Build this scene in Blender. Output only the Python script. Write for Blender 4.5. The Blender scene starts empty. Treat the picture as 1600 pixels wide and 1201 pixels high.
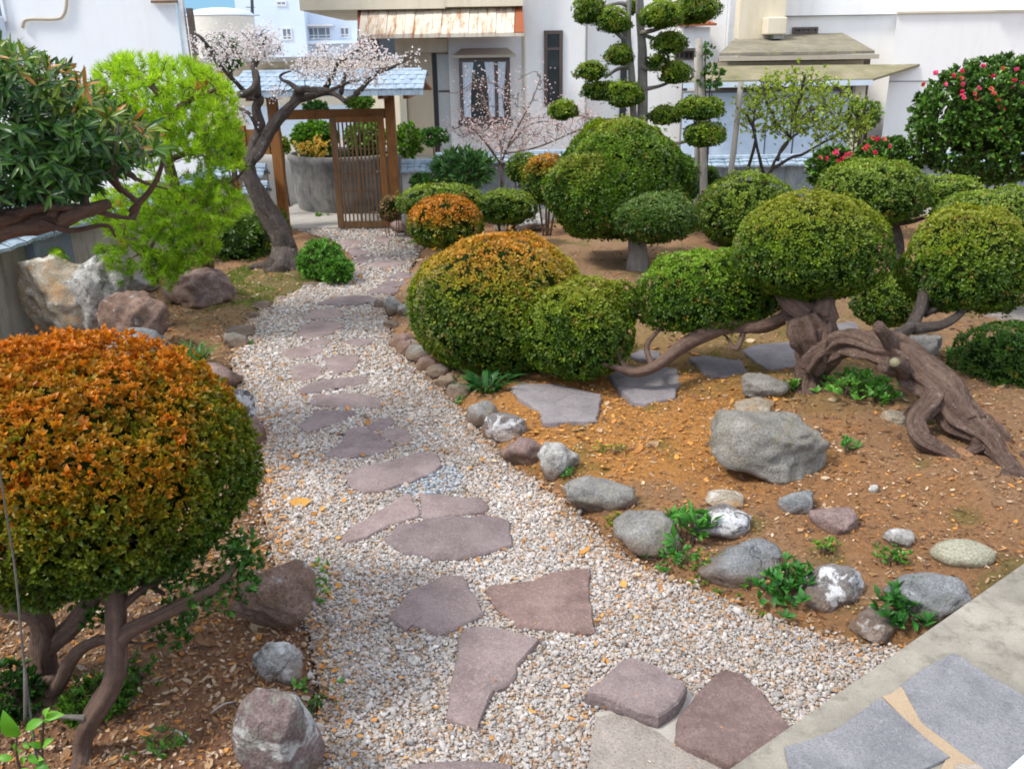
import bpy, math, random
import numpy as np
from mathutils import Vector, Matrix

# ---------------------------------------------------------------- camera, sky, sun, exposure
sc = bpy.context.scene
F, TH, ROLL, H = 1370.0, math.radians(20.5), math.radians(-0.9), 2.4
CM = Matrix.Rotation(math.radians(90) - TH, 3, 'X') @ Matrix.Rotation(ROLL, 3, 'Z')
cam = bpy.data.objects.new('camera', bpy.data.cameras.new('camera'))
sc.collection.objects.link(cam)
cam.location = (0, 0, H)
cam.rotation_euler = CM.to_euler()
cam.data.sensor_width = 36
cam.data.lens = F / 1600 * 36
cam.data.clip_end = 2000
cam.data.clip_start = 0.05
sc.camera = cam

SUN_EL, SUN_AZ = math.radians(52), math.radians(-112)     # azimuth from +Y, negative = left of the view
wd = bpy.data.worlds.new('World'); sc.world = wd; wd.use_nodes = True
nt = wd.node_tree; nd = nt.nodes; lk = nt.links
bg = nd['Background']
sky = nd.new('ShaderNodeTexSky'); sky.sky_type = 'NISHITA'; sky.sun_disc = False
sky.sun_elevation = SUN_EL; sky.sun_rotation = SUN_AZ; sky.dust_density = .6; sky.ozone_density = 2.0
# broken bright cloud over the blue
tc = nd.new('ShaderNodeTexCoord'); mp = nd.new('ShaderNodeMapping'); mp.inputs['Scale'].default_value = (1, 1, 2.2)
ns = nd.new('ShaderNodeTexNoise'); ns.inputs['Scale'].default_value = 1.7; ns.inputs['Detail'].default_value = 6
rp = nd.new('ShaderNodeValToRGB'); rp.color_ramp.elements[0].position = .34; rp.color_ramp.elements[1].position = .56
mx = nd.new('ShaderNodeMix'); mx.data_type = 'RGBA'; mx.inputs['B'].default_value = (11.5, 11.8, 12.4, 1)
lk.new(tc.outputs['Generated'], mp.inputs['Vector']); lk.new(mp.outputs[0], ns.inputs['Vector'])
lk.new(ns.outputs['Fac'], rp.inputs[0])
sp = nd.new('ShaderNodeSeparateXYZ'); lk.new(tc.outputs['Generated'], sp.inputs[0])
low = nd.new('ShaderNodeMapRange'); low.interpolation_type = 'SMOOTHSTEP'; lk.new(sp.outputs['Z'], low.inputs[0]); low.inputs[1].default_value = .06; low.inputs[2].default_value = .3   # clear strip below the cloud deck
ml = nd.new('ShaderNodeMath'); ml.operation = 'MULTIPLY'; lk.new(rp.outputs[0], ml.inputs[0]); lk.new(low.outputs[0], ml.inputs[1]); lk.new(ml.outputs[0], mx.inputs['Factor'])
tn = nd.new('ShaderNodeMix'); tn.data_type = 'RGBA'; tn.blend_type = 'MULTIPLY'; tn.inputs['Factor'].default_value = 1; tn.inputs['B'].default_value = (.5, .8, 1.2, 1)
lk.new(sky.outputs[0], tn.inputs['A']); lk.new(tn.outputs['Result'], mx.inputs['A']); lk.new(mx.outputs['Result'], bg.inputs['Color'])
bg.inputs['Strength'].default_value = 0.1
sl = bpy.data.lights.new('sun', 'SUN'); sl.energy = 2.6; sl.angle = math.radians(11); sl.color = (1, .94, .85)
so = bpy.data.objects.new('sun', sl); sc.collection.objects.link(so)
sd = Vector((math.sin(SUN_AZ) * math.cos(SUN_EL), math.cos(SUN_AZ) * math.cos(SUN_EL), math.sin(SUN_EL)))
so.rotation_euler = sd.to_track_quat('Z', 'Y').to_euler()
so.location = (-6, -2, 12)
vs = sc.view_settings
sc.display_settings.display_device = 'sRGB'
vs.view_transform = 'Standard'; vs.look = 'None'; vs.gamma = 1; vs.use_curve_mapping = False
vs.exposure = 0.55
sc.render.engine = 'CYCLES'
sc.cycles.max_bounces = 6; sc.cycles.diffuse_bounces = 3; sc.cycles.glossy_bounces = 2
sc.cycles.transmission_bounces = 3; sc.cycles.transparent_max_bounces = 4
sc.cycles.use_denoising = True
sc.cycles.pixel_filter_type = 'BLACKMAN_HARRIS'; sc.cycles.filter_width = 1.8
sc.cycles.caustics_reflective = False; sc.cycles.caustics_refractive = False

# ---------------------------------------------------------------- helpers
random.seed(11)
rng = np.random.default_rng(11)
FW = CM @ Vector((0, 0, -1))
CO = Vector((0, 0, H))
def ray(px, py): return CM @ Vector(((px - 800) / F, (600.5 - py) / F, -1))
def G(px, py, z=0.0):
    d = ray(px, py); t = (z - H) / d.z; return CO + d * t
def D(px, py, Y):
    d = ray(px, py); return CO + d * (Y / d.y)
def depth(p): return (Vector(p) - CO).dot(FW)
def mpp(p): return depth(p) / F            # metres per photo pixel at p
def proj(p):
    v = CM.transposed() @ (Vector(p) - CO); return 800 + F * v.x / -v.z, 600.5 - F * v.y / -v.z
ORG = {}
COL = sc.collection

def link(o, parent=None, loc=(0, 0, 0)):
    COL.objects.link(o)
    loc = Vector(loc)
    if parent is not None:
        o.parent = parent; o.location = loc - ORG[parent.name]
    else:
        o.location = loc
    ORG[o.name] = loc
    return o

def tag(o, label=None, cat=None, group=None, kind=None):
    if label: o['label'] = label
    if cat: o['category'] = cat
    if group: o['group'] = group
    if kind: o['kind'] = kind
    return o

def thing(name, label, cat, loc=(0, 0, 0), group=None):
    o = bpy.data.objects.new(name, None); o.empty_display_size = .1
    link(o, None, loc); return tag(o, label, cat, group)

def make_mesh(name, V, Fa, mats, smooth=False, attrs=None, midx=None):
    me = bpy.data.meshes.new(name)
    V = np.asarray(V, dtype=np.float32)
    if isinstance(Fa, np.ndarray):
        n, k = Fa.shape
        me.vertices.add(len(V)); me.vertices.foreach_set('co', V.ravel())
        me.loops.add(n * k); me.loops.foreach_set('vertex_index', Fa.astype(np.int32).ravel())
        me.polygons.add(n)
        me.polygons.foreach_set('loop_start', np.arange(0, n * k, k, dtype=np.int32))
        me.polygons.foreach_set('loop_total', np.full(n, k, dtype=np.int32))
        me.update(calc_edges=True)
    else:
        me.from_pydata([tuple(map(float, v)) for v in V], [], [tuple(map(int, f)) for f in Fa]); me.update()
    for m in (mats if isinstance(mats, (list, tuple)) else [mats]): me.materials.append(m)
    if midx is not None: me.polygons.foreach_set('material_index', np.asarray(midx, dtype=np.int32))
    if smooth: me.polygons.foreach_set('use_smooth', np.ones(len(me.polygons), dtype=bool))
    for k, a in (attrs or {}).items():
        a = np.asarray(a, dtype=np.float32)
        if k == 'col':
            at = me.color_attributes.new(k, 'FLOAT_COLOR', 'POINT')
            at.data.foreach_set('color', np.c_[a, np.ones(len(a))].astype(np.float32).ravel())
        else:
            at = me.attributes.new(k, 'FLOAT_VECTOR', 'POINT'); at.data.foreach_set('vector', a.ravel())
    return me

def obj(name, V, Fa, mats, parent=None, smooth=False, attrs=None, loc=None, midx=None):
    """world-space vertices -> object whose origin is loc (default: the parent's origin)"""
    if loc is None: loc = ORG[parent.name] if parent is not None else (0, 0, 0)
    V = np.asarray(V, dtype=np.float64) - np.array(loc)
    return link(bpy.data.objects.new(name, make_mesh(name, V, Fa, mats, smooth, attrs, midx)), parent, loc)

def inst(name, me, parent, loc, rot=None, scale=(1, 1, 1)):
    o = bpy.data.objects.new(name, me); link(o, parent, loc)
    if rot is not None: o.rotation_euler = rot
    o.scale = scale; return o

class MB:
    def __init__(s): s.V = []; s.F = []; s.n = 0
    def add(s, V, Fs):
        s.V += [tuple(v) for v in V]; s.F += [tuple(i + s.n for i in f) for f in Fs]; s.n += len(V); return s
    def box(s, x0, x1, y0, y1, z0, z1, b=0.0):
        if b <= 0:
            return s.add([(x, y, z) for z in (z0, z1) for y in (y0, y1) for x in (x0, x1)],
                  [(0, 2, 3, 1), (4, 5, 7, 6), (0, 1, 5, 4), (2, 6, 7, 3), (0, 4, 6, 2), (1, 3, 7, 5)])
        P = []                                             # chamfered box
        for sx in (0, 1):
            for sy in (0, 1):
                for sz in (0, 1):
                    X, Y, Z = (x0, x1)[sx], (y0, y1)[sy], (z0, z1)[sz]
                    ix, iy, iz = (b, -b)[sx], (b, -b)[sy], (b, -b)[sz]
                    P += [(X, Y + iy, Z + iz), (X + ix, Y, Z + iz), (X + ix, Y + iy, Z)]
        c = lambda sx, sy, sz, k: (sx * 4 + sy * 2 + sz) * 3 + k
        Fs = []
        for a in (0, 1):
            Fs.append([c(a, 0, 0, 0), c(a, 0, 1, 0), c(a, 1, 1, 0), c(a, 1, 0, 0)][::(1 if a == 0 else -1)])
            Fs.append([c(0, a, 0, 1), c(0, a, 1, 1), c(1, a, 1, 1), c(1, a, 0, 1)][::(-1 if a == 0 else 1)])
            Fs.append([c(0, 0, a, 2), c(0, 1, a, 2), c(1, 1, a, 2), c(1, 0, a, 2)][::(1 if a == 0 else -1)])
            for e in (0, 1):
                Fs.append([c(a, e, 0, 0), c(a, e, 1, 0), c(a, e, 1, 1), c(a, e, 0, 1)])
                Fs.append([c(a, 0, e, 0), c(a, 1, e, 0), c(a, 1, e, 2), c(a, 0, e, 2)])
                Fs.append([c(0, a, e, 1), c(1, a, e, 1), c(1, a, e, 2), c(0, a, e, 2)])
                for g in (0, 1): Fs.append([c(a, e, g, 0), c(a, e, g, 1), c(a, e, g, 2)])
        return s.add(P, Fs)
    def quad(s, a, b, c, d): return s.add([a, b, c, d], [(0, 1, 2, 3)])
    def prism(s, pts, off):                                # polygon pushed along off
        n = len(pts); off = Vector(off)
        P = [tuple(p) for p in pts] + [tuple(Vector(p) + off) for p in pts]
        Fs = [tuple(range(n))[::-1], tuple(range(n, 2 * n))] + [(i, (i + 1) % n, n + (i + 1) % n, n + i) for i in range(n)]
        return s.add(P, Fs)
    def cyl(s, a, b, r, n=10, r2=None):
        V, Fs, _ = tube([a, b], [r, r2 or r], n, caps=True, sub=0); return s.add(V, Fs)
    def build(s, name, mat, parent=None, smooth=False, loc=None): return obj(name, s.V, s.F, mat, parent, smooth, loc=loc)

# numpy value noise in [-1,1]
def vn(P, s=1.0, seed=0):
    P = np.asarray(P, dtype=np.float64) * s + seed * 17.31
    i = np.floor(P).astype(np.int64); f = P - i; f = f * f * (3 - 2 * f)
    def h(a, b, c):
        n = (a * 73856093) ^ (b * 19349663) ^ (c * 83492791); n = (n ^ (n >> 13)) * 1274126177
        return ((n ^ (n >> 16)) & 0xffff) / 32767.5 - 1
    r = 0
    for dx in (0, 1):
        for dy in (0, 1):
            for dz in (0, 1):
                w = (f[:, 0] if dx else 1 - f[:, 0]) * (f[:, 1] if dy else 1 - f[:, 1]) * (f[:, 2] if dz else 1 - f[:, 2])
                r = r + w * h(i[:, 0] + dx, i[:, 1] + dy, i[:, 2] + dz)
    return r
def fbm(P, s=1.0, seed=0, o=3):
    r = 0; a = 1
    for k in range(o): r = r + a * vn(P, s * 2 ** k, seed + k); a *= .5
    return r
def nrmz(a): return a / np.maximum(np.linalg.norm(a, axis=1, keepdims=True), 1e-9)

def catmull(P, sub):
    P = [np.array(p, float) for p in P]
    if sub <= 0 or len(P) < 3: return np.array(P)
    out = []
    Q = [2 * P[0] - P[1]] + P + [2 * P[-1] - P[-2]]
    for i in range(1, len(Q) - 2):
        for k in range(sub + 1):
            t = k / (sub + 1)
            a, b, c, d = Q[i - 1:i + 3]
            out.append(.5 * (2 * b + (c - a) * t + (2 * a - 5 * b + 4 * c - d) * t * t + (3 * b - a - 3 * c + d) * t ** 3))
    out.append(P[-1]); return np.array(out)

def tube(pts, rad, n=8, caps=True, sub=3, gnarl=0.0, seed=0, wob=0.0, ridges=0):
    """swept tube; returns V, F(list), bk (bark coordinates)"""
    P4 = catmull([tuple(p) + (r,) for p, r in zip(pts, rad)], sub)
    C, R = P4[:, :3], P4[:, 3]
    m = len(C)
    if wob:
        C = C + np.c_[vn(C, 5, seed), vn(C, 5, seed + 3), vn(C, 5, seed + 7)] * wob * np.minimum(1, np.arange(m) / 3)[:, None]
    T = nrmz(np.gradient(C, axis=0)) if m > 2 else nrmz(np.repeat((C[-1] - C[0])[None], m, 0))
    up = np.array([0, 0, 1.]) if abs(T[0, 2]) < .9 else np.array([1., 0, 0])
    N = []; u = up
    for t in T:
        u = u - t * u.dot(t); u = u / max(np.linalg.norm(u), 1e-9); N.append(u)
    N = np.array(N); B = np.cross(T, N)
    L = np.r_[0, np.cumsum(np.linalg.norm(np.diff(C, axis=0), axis=1))]
    th = np.linspace(0, 2 * np.pi, n, endpoint=False)
    c, s_ = np.cos(th), np.sin(th)
    rr = np.repeat(R[:, None], n, 1)
    if gnarl:
        q = np.stack([np.repeat(c[None], m, 0) * 1.3, np.repeat(s_[None], m, 0) * 1.3, np.repeat(L[:, None] * 3, n, 1)], -1).reshape(-1, 3)
        rr = rr * (1 + gnarl * fbm(q, 1.6, seed).reshape(m, n))
        if ridges:
            tw = th[None, :] + L[:, None] * 1.7
            rr = rr * (1 + gnarl * .55 * np.sin(tw * ridges + 2 * vn(np.c_[L * 2, L * 0, L * 0], 1, seed)[:, None]))
    V = C[:, None] + N[:, None] * (rr * c)[..., None] + B[:, None] * (rr * s_)[..., None]
    V = V.reshape(-1, 3)
    bk = np.stack([np.repeat(c[None], m, 0), np.repeat(s_[None], m, 0), np.repeat(L[:, None], n, 1)], -1).reshape(-1, 3)
    Fs = []
    for i in range(m - 1):
        a = i * n
        for k in range(n):
            k2 = (k + 1) % n; Fs.append((a + k, a + k2, a + n + k2, a + n + k))
    if caps:
        Fs.append(tuple(range(n))[::-1]); Fs.append(tuple(range((m - 1) * n, m * n)))
    return V, Fs, bk

class TB:                                                  # several tubes -> one bark mesh
    def __init__(s): s.V = []; s.F = []; s.B = []; s.n = 0
    def add(s, *a, **k):
        V, Fs, b = tube(*a, **k)
        s.V.append(V); s.B.append(b); s.F += [tuple(i + s.n for i in f) for f in Fs]; s.n += len(V); return s
    def build(s, name, mat, parent, loc=None):
        return obj(name, np.concatenate(s.V), s.F, mat, parent, True, {'bk': np.concatenate(s.B)}, loc=loc)

# ---------------------------------------------------------------- materials
MATS = {}
class NM:
    def __init__(s, name, rough=.8, spec=.3):
        s.m = bpy.data.materials.new(name); s.m.use_nodes = True; s.t = s.m.node_tree
        s.b = s.t.nodes['Principled BSDF']; s.b.inputs['Roughness'].default_value = rough
        s.b.inputs['Specular IOR Level'].default_value = spec
        MATS[name] = s.m
    def n(s, typ, **k):
        x = s.t.nodes.new('ShaderNode' + typ)
        for a, b in k.items(): setattr(x, a, b)
        return x
    def l(s, a, b): s.t.links.new(a, b)
    def coord(s, kind='Object', scale=(1, 1, 1), attr=None):
        if attr: c = s.n('Attribute', attribute_name=attr).outputs['Vector']
        elif kind == 'World': c = s.n('NewGeometry').outputs['Position']
        else: c = s.n('TexCoord').outputs[kind]
        m = s.n('Mapping'); m.inputs['Scale'].default_value = scale; s.l(c, m.inputs[0]); return m.outputs[0]
    def noise(s, co, scale, detail=4, rough=.55, lo=None, hi=None, dist=0):
        x = s.n('TexNoise'); x.inputs['Scale'].default_value = scale; x.inputs['Detail'].default_value = detail
        x.inputs['Roughness'].default_value = rough; x.inputs['Distortion'].default_value = dist
        s.l(co, x.inputs['Vector']); o = x.outputs['Fac']
        return s.rng(o, lo, hi) if lo is not None else o
    def rng(s, v, lo, hi, a=0, b=1):
        r = s.n('MapRange'); s.l(v, r.inputs[0]); r.inputs[1].default_value = lo; r.inputs[2].default_value = hi
        r.inputs[3].default_value = a; r.inputs[4].default_value = b; return r.outputs[0]
    def vor(s, co, scale, feature='F1', out='Distance'):
        x = s.n('TexVoronoi', feature=feature); x.inputs['Scale'].default_value = scale; s.l(co, x.inputs['Vector']); return x.outputs[out]
    def mix(s, f, a, b, mode='MIX'):
        x = s.n('Mix', data_type='RGBA', blend_type=mode)
        for v, i in ((f, 'Factor'), (a, 'A'), (b, 'B')):
            if isinstance(v, (int, float)): x.inputs[i].default_value = v if i == 'Factor' else (v, v, v, 1)
            elif isinstance(v, tuple): x.inputs[i].default_value = v + (1,)
            else: s.l(v, x.inputs[i])
        return x.outputs['Result']
    def mul(s, a, b, op='MULTIPLY'):
        x = s.n('Math', operation=op)
        for v, i in ((a, 0), (b, 1)):
            if isinstance(v, (int, float)): x.inputs[i].default_value = v
            else: s.l(v, x.inputs[i])
        return x.outputs[0]
    def col(s, c):
        if isinstance(c, tuple): s.b.inputs['Base Color'].default_value = c + (1,)
        else: s.l(c, s.b.inputs['Base Color'])
        return s
    def bump(s, h, strength=.5, dist=.01):
        x = s.n('Bump'); x.inputs['Strength'].default_value = strength; x.inputs['Distance'].default_value = dist
        s.l(h, x.inputs['Height']); s.l(x.outputs[0], s.b.inputs['Normal']); return s

def rock_mat(name, c1, c2, c3=None, lich=None, lth=.55, ls=5, scale=6, rough=.85):
    m = NM(name, rough, .25); co = m.coord('World')
    f = m.noise(co, scale, 6, .65, .3, .7)
    c = m.mix(f, c1, c2)
    if c3: c = m.mix(m.noise(co, scale * 1.7, 5, .7, .5, .64), c, c3)
    sp = m.noise(co, 90, 3, .7, .35, .65); c = m.mix(.45, c, m.mix(sp, .25, 1.0), 'OVERLAY')
    sp2 = m.noise(co, 28, 5, .75, .56, .7); c = m.mix(m.mul(sp2, .35), c, (.06, .055, .045))
    if lich:
        lf = m.noise(co, ls, 7, .7, lth, lth + .06, .4); c = m.mix(lf, c, lich)
    # fissures, and soil splashed on the foot
    wz = m.n('VectorMath', operation='ADD'); nv = m.n('TexNoise'); nv.inputs['Scale'].default_value = 9; m.l(co, nv.inputs['Vector'])
    sv = m.n('VectorMath', operation='SCALE'); m.l(nv.outputs['Color'], sv.inputs[0]); sv.inputs['Scale'].default_value = .22; m.l(co, wz.inputs[0]); m.l(sv.outputs[0], wz.inputs[1])
    cr = m.rng(m.vor(wz.outputs[0], 5.5, 'DISTANCE_TO_EDGE'), 0, .022, 1, 0); cm_ = m.mul(cr, m.noise(co, 4.3, 2, .5, .54, .66))
    c = m.mix(m.mul(cm_, .4), c, (.06, .05, .045))
    xyz = m.n('SeparateXYZ'); m.l(co, xyz.inputs[0]); dz = m.rng(m.mul(xyz.outputs[2], m.mul(m.noise(co, 14, 5, .7), .12), 'SUBTRACT'), .0, .075, .75, 0)
    c = m.mix(dz, c, (.2, .12, .07))
    m.col(c)
    h = m.mul(m.mul(m.noise(co, 18, 9, .75), m.mul(m.noise(co, 110, 3, .7), .35), 'ADD'), m.mul(cm_, .35), 'SUBTRACT')
    m.bump(h, 1.0, .03)
    return m.m

rock_mat('rock_grey', (.16, .155, .15), (.36, .35, .33), (.26, .25, .21))
rock_mat('rock_blue', (.13, .135, .14), (.34, .35, .36), (.2, .21, .2), (.6, .62, .64), .64, 7)
rock_mat('rock_green', (.17, .16, .14), (.34, .325, .29), (.22, .2, .15))
rock_mat('rock_olive', (.32, .31, .22), (.44, .43, .33))
rock_mat('rock_tan', (.22, .18, .13), (.5, .44, .35), (.38, .24, .12), (.66, .64, .6), .56, 6)
rock_mat('rock_white', (.26, .25, .23), (.55, .54, .52), (.17, .16, .14), (.72, .72, .71), .55, 8)
rock_mat('rock_mauve', (.15, .1, .09), (.38, .28, .26), (.24, .16, .13))
rock_mat('rock_brown', (.12, .075, .055), (.36, .25, .2), (.2, .12, .08), (.6, .58, .55), .62, 9)
rock_mat('rock_lichen', (.11, .1, .1), (.28, .26, .25), (.2, .17, .15), (.74, .74, .75), .5, 8)
rock_mat('rock_halfwhite', (.13, .09, .085), (.3, .23, .22), (.28, .28, .24), (.66, .67, .64), .54, 4.5)

def flag_mat(name, c1, c2, spot):
    m = NM(name, .8, .3); co = m.coord('World')
    c = m.mix(m.noise(co, 4, 5, .6, .3, .7), c1, c2)
    c = m.mix(m.mul(m.noise(co, 55, 5, .75, .52, .68), .5), c, spot)
    c = m.mix(m.mul(m.noise(co, 140, 2, .6, .5, .7), .5), c, (.07, .055, .05))
    oi = m.n('ObjectInfo').outputs['Random']
    c = m.mix(1.0, c, m.mix(oi, (.82, .82, .84), (1.14, 1.1, 1.06)), 'MULTIPLY')
    c = m.mix(m.mul(m.noise(co, 11, 4, .6, .5, .75), .45), c, tuple(x * .6 for x in c1))
    m.col(c).bump(m.mul(m.noise(co, 14, 7, .7), m.mul(m.noise(co, 90, 4, .7), .35), 'ADD'), .9, .02)
flag_mat('flag_mauve', (.195, .15, .148), (.32, .258, .255), (.48, .41, .4))
flag_mat('flag_brown', (.16, .105, .095), (.28, .2, .185), (.45, .34, .3))
flag_mat('flag_pale', (.3, .27, .24), (.42, .38, .34), (.55, .5, .45))
flag_mat('flag_grey', (.2, .19, .2), (.3, .28, .3), (.38, .36, .37))
flag_mat('flag_blue', (.18, .19, .215), (.27, .28, .305), (.36, .365, .38))

def concrete_mat(name, c1, c2, stain=None, sc_=1.0):
    m = NM(name, .85, .25); co = m.coord('World')
    c = m.mix(m.noise(co, 1.6 * sc_, 7, .65, .3, .7), c1, c2)
    if stain: c = m.mix(m.noise(m.coord('World', (6, 6, .8)), 1.2 * sc_, 6, .7, .5, .72), c, stain)
    c = m.mix(.35, c, m.mix(m.noise(co, 160, 3, .7, .3, .7), .3, .85), 'OVERLAY')
    m.col(c).bump(m.mul(m.noise(co, 60, 6, .7), m.noise(co, 9, 4, .6), 'ADD'), .5, .006)
concrete_mat('concrete_porch', (.16, .15, .125), (.34, .315, .265), (.13, .12, .095), 1.6)
concrete_mat('concrete_lane', (.28, .265, .24), (.43, .41, .375))
concrete_mat('concrete_wall', (.3, .27, .22), (.46, .42, .35), (.16, .15, .12))
concrete_mat('concrete_planter', (.08, .077, .073), (.27, .26, .245), (.07, .07, .065), 2.2)
concrete_mat('mortar', (.3, .22, .14), (.42, .33, .23))
concrete_mat('stucco_white', (.84, .83, .81), (.88, .87, .855), (.8, .785, .75), .7)
concrete_mat('stucco_cream', (.66, .58, .43), (.74, .67, .52), (.6, .52, .38), .7)
concrete_mat('stucco_bluewhite', (.74, .765, .79), (.79, .81, .835), (.74, .73, .72), .5)
concrete_mat('panel_tan', (.47, .38, .27), (.55, .46, .34), None, .5)
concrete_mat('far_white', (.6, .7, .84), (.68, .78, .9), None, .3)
concrete_mat('roof_slate', (.15, .135, .105), (.28, .25, .2), (.3, .3, .14), 1.2)
concrete_mat('roof_moss', (.15, .14, .08), (.3, .26, .18), (.2, .22, .06), 1.5)
concrete_mat('tile_blue', (.22, .29, .36), (.38, .47, .56), (.15, .2, .26), 3)
concrete_mat('wall_bluegrey', (.2, .23, .25), (.36, .4, .43), (.12, .14, .15), 2)

def plain(name, c, rough=.5, metal=0, spec=.4, var=.15):
    m = NM(name, rough, spec); co = m.coord('World')
    m.b.inputs['Metallic'].default_value = metal
    d = tuple(x * (1 - var) for x in c)
    m.col(m.mix(m.noise(co, 9, 5, .6, .3, .7), d, c)); return m.m
plain('metal_white', (.74, .76, .78)); plain('plastic_ac', (.62, .7, .8), .45); plain('dark', (.03, .03, .035))
plain('brown_frame', (.12, .085, .07)); plain('pale_panel', (.62, .74, .88), .5); plain('curtain', (.66, .72, .8), .9)
plain('door_grey', (.55, .57, .56)); plain('rust_red', (.34, .1, .04), .8); plain('sign_red', (.3, .14, .13), .7)
plain('cap_grey', (.3, .3, .29)); plain('black_pole', (.06, .065, .07)); plain('sill_blue', (.65, .75, .85))
plain('tank_cream', (.72, .68, .6)); plain('tank_top', (.62, .7, .78)); plain('paint_tan', (.5, .44, .34))
g = NM('glass', .06, .6); g.col((.05, .06, .065)); g.b.inputs['Metallic'].default_value = .15
g = NM('glass_far', .2, .5); g.col((.2, .24, .3))
def wood_mat(name, c1, c2, ax=(20, 20, 1.2)):
    m = NM(name, .6, .3); co = m.coord('Object', ax)
    c = m.mix(m.noise(co, 3, 6, .6, .3, .7), c1, c2)
    c = m.mix(m.mul(m.noise(m.coord('World'), 3, 4, .6, .5, .7), .5), c, tuple(x * .45 for x in c1))
    m.col(c).bump(m.noise(co, 6, 4, .6), .3, .004)
wood_mat('wood_gate', (.2, .075, .02), (.36, .16, .045))
wood_mat('wood_slat', (.14, .07, .03), (.26, .15, .075))
wood_mat('wood_pole', (.3, .27, .24), (.48, .45, .41))
# rusted sheet
m = NM('rust_sheet', .7, .3); co = m.coord('World', (9, 1.2, 1.2))
c = m.mix(m.noise(co, 1.2, 6, .7, .5, .66), (.66, .6, .5), (.4, .18, .07))
c = m.mix(m.noise(m.coord('World', (14, 2, 2)), 2.1, 5, .7, .6, .7), c, (.2, .08, .04)); m.col(c)
# bark
def bark_mat(name, c1, c2, c3=None, sc_=1.0, streak=6.0, lich=.62, bd=.02, wet=.8):
    m = NM(name, wet, .2); co = m.coord(attr='bk', scale=(sc_ * 1.6, sc_ * 1.6, sc_ * streak)); w = m.coord('World')
    f = m.noise(co, 2.2, 8, .7, .28, .72, .6); f = m.mul(m.mul(f, .6), m.mul(m.noise(w, 26, 7, .75, .3, .7), .4), 'ADD')
    c = m.mix(f, c1, c2)
    if c3: c = m.mix(m.mul(m.noise(w, 24, 6, .75, lich, lich + .08), .7), c, c3)
    m.col(c).bump(m.mul(f, m.mul(m.noise(w, 70, 5, .7), .5), 'ADD'), 1.0, bd)
bark_mat('bark_brown', (.07, .04, .03), (.33, .22, .17), (.33, .27, .24), 1, 1.6, .66)
bark_mat('bark_red', (.05, .028, .02), (.44, .3, .235), (.55, .42, .36), 1.4, 1.0, .57, .05)
bark_mat('bark_dark', (.035, .025, .02), (.13, .09, .065), (.2, .18, .12), 1, 3)
bark_mat('bark_grey', (.22, .2, .18), (.46, .43, .39), (.18, .2, .1), 1, 2, .6)
bark_mat('bark_plum', (.045, .035, .03), (.21, .17, .15), (.36, .36, .35), 1.3, 3, .58, .03)
bark_mat('twig', (.16, .11, .09), (.36, .28, .24), None, 1, 4)

def leaf_mat(name, rough=.45, trans=.35, spec=.4, tint=(1.25, 1.3, .6)):
    m = NM(name, rough, spec)
    a = m.n('Attribute', attribute_name='col').outputs['Color']
    m.col(a)
    tr = m.n('BsdfTranslucent'); hs = m.mix(1.0, a, tint, 'MULTIPLY'); m.l(hs, tr.inputs['Color'])
    ms = m.n('MixShader'); ms.inputs[0].default_value = trans
    out = m.t.nodes['Material Output']
    m.l(m.b.outputs[0], ms.inputs[1]); m.l(tr.outputs[0], ms.inputs[2]); m.l(ms.outputs[0], out.inputs['Surface'])
leaf_mat('leaf'); leaf_mat('leaf_gloss', .38, .15, .4); leaf_mat('petal', .6, .3, .2, (1.0, .97, .97)); leaf_mat('needle', .5, .45, .3)
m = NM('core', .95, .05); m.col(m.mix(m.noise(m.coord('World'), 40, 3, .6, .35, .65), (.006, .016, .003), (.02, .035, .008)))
m = NM('inst', .85, .2); m.col(m.n('Attribute', attribute_type='INSTANCER', attribute_name='col').outputs['Color'])
m.bump(m.noise(m.coord('Object'), 3, 4, .6), .3, .1)
m = NM('ground', .95, .1); co = m.coord('World')
a = m.n('Attribute', attribute_name='col').outputs['Color']
c = m.mix(m.noise(co, 26, 8, .8, .3, .7), .68, 1.42)
c = m.mix(1.0, a, c, 'MULTIPLY'); c = m.mix(m.mul(m.noise(co, 75, 3, .6, .55, .68), .6), c, (.33, .2, .1))
m.col(c).bump(m.mul(m.noise(co, 38, 9, .8), m.noise(co, 9, 3, .5), 'ADD'), 1.0, .05)
m = NM('gravel_bed', .95, .1); co = m.coord('World')
c = m.mix(m.vor(co, 70, out='Color'), (.36, .25, .17), (.56, .46, .37)); m.col(m.mix(.4, c, (.46, .35, .26)))
m.bump(m.vor(co, 70), .8, .01)
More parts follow.
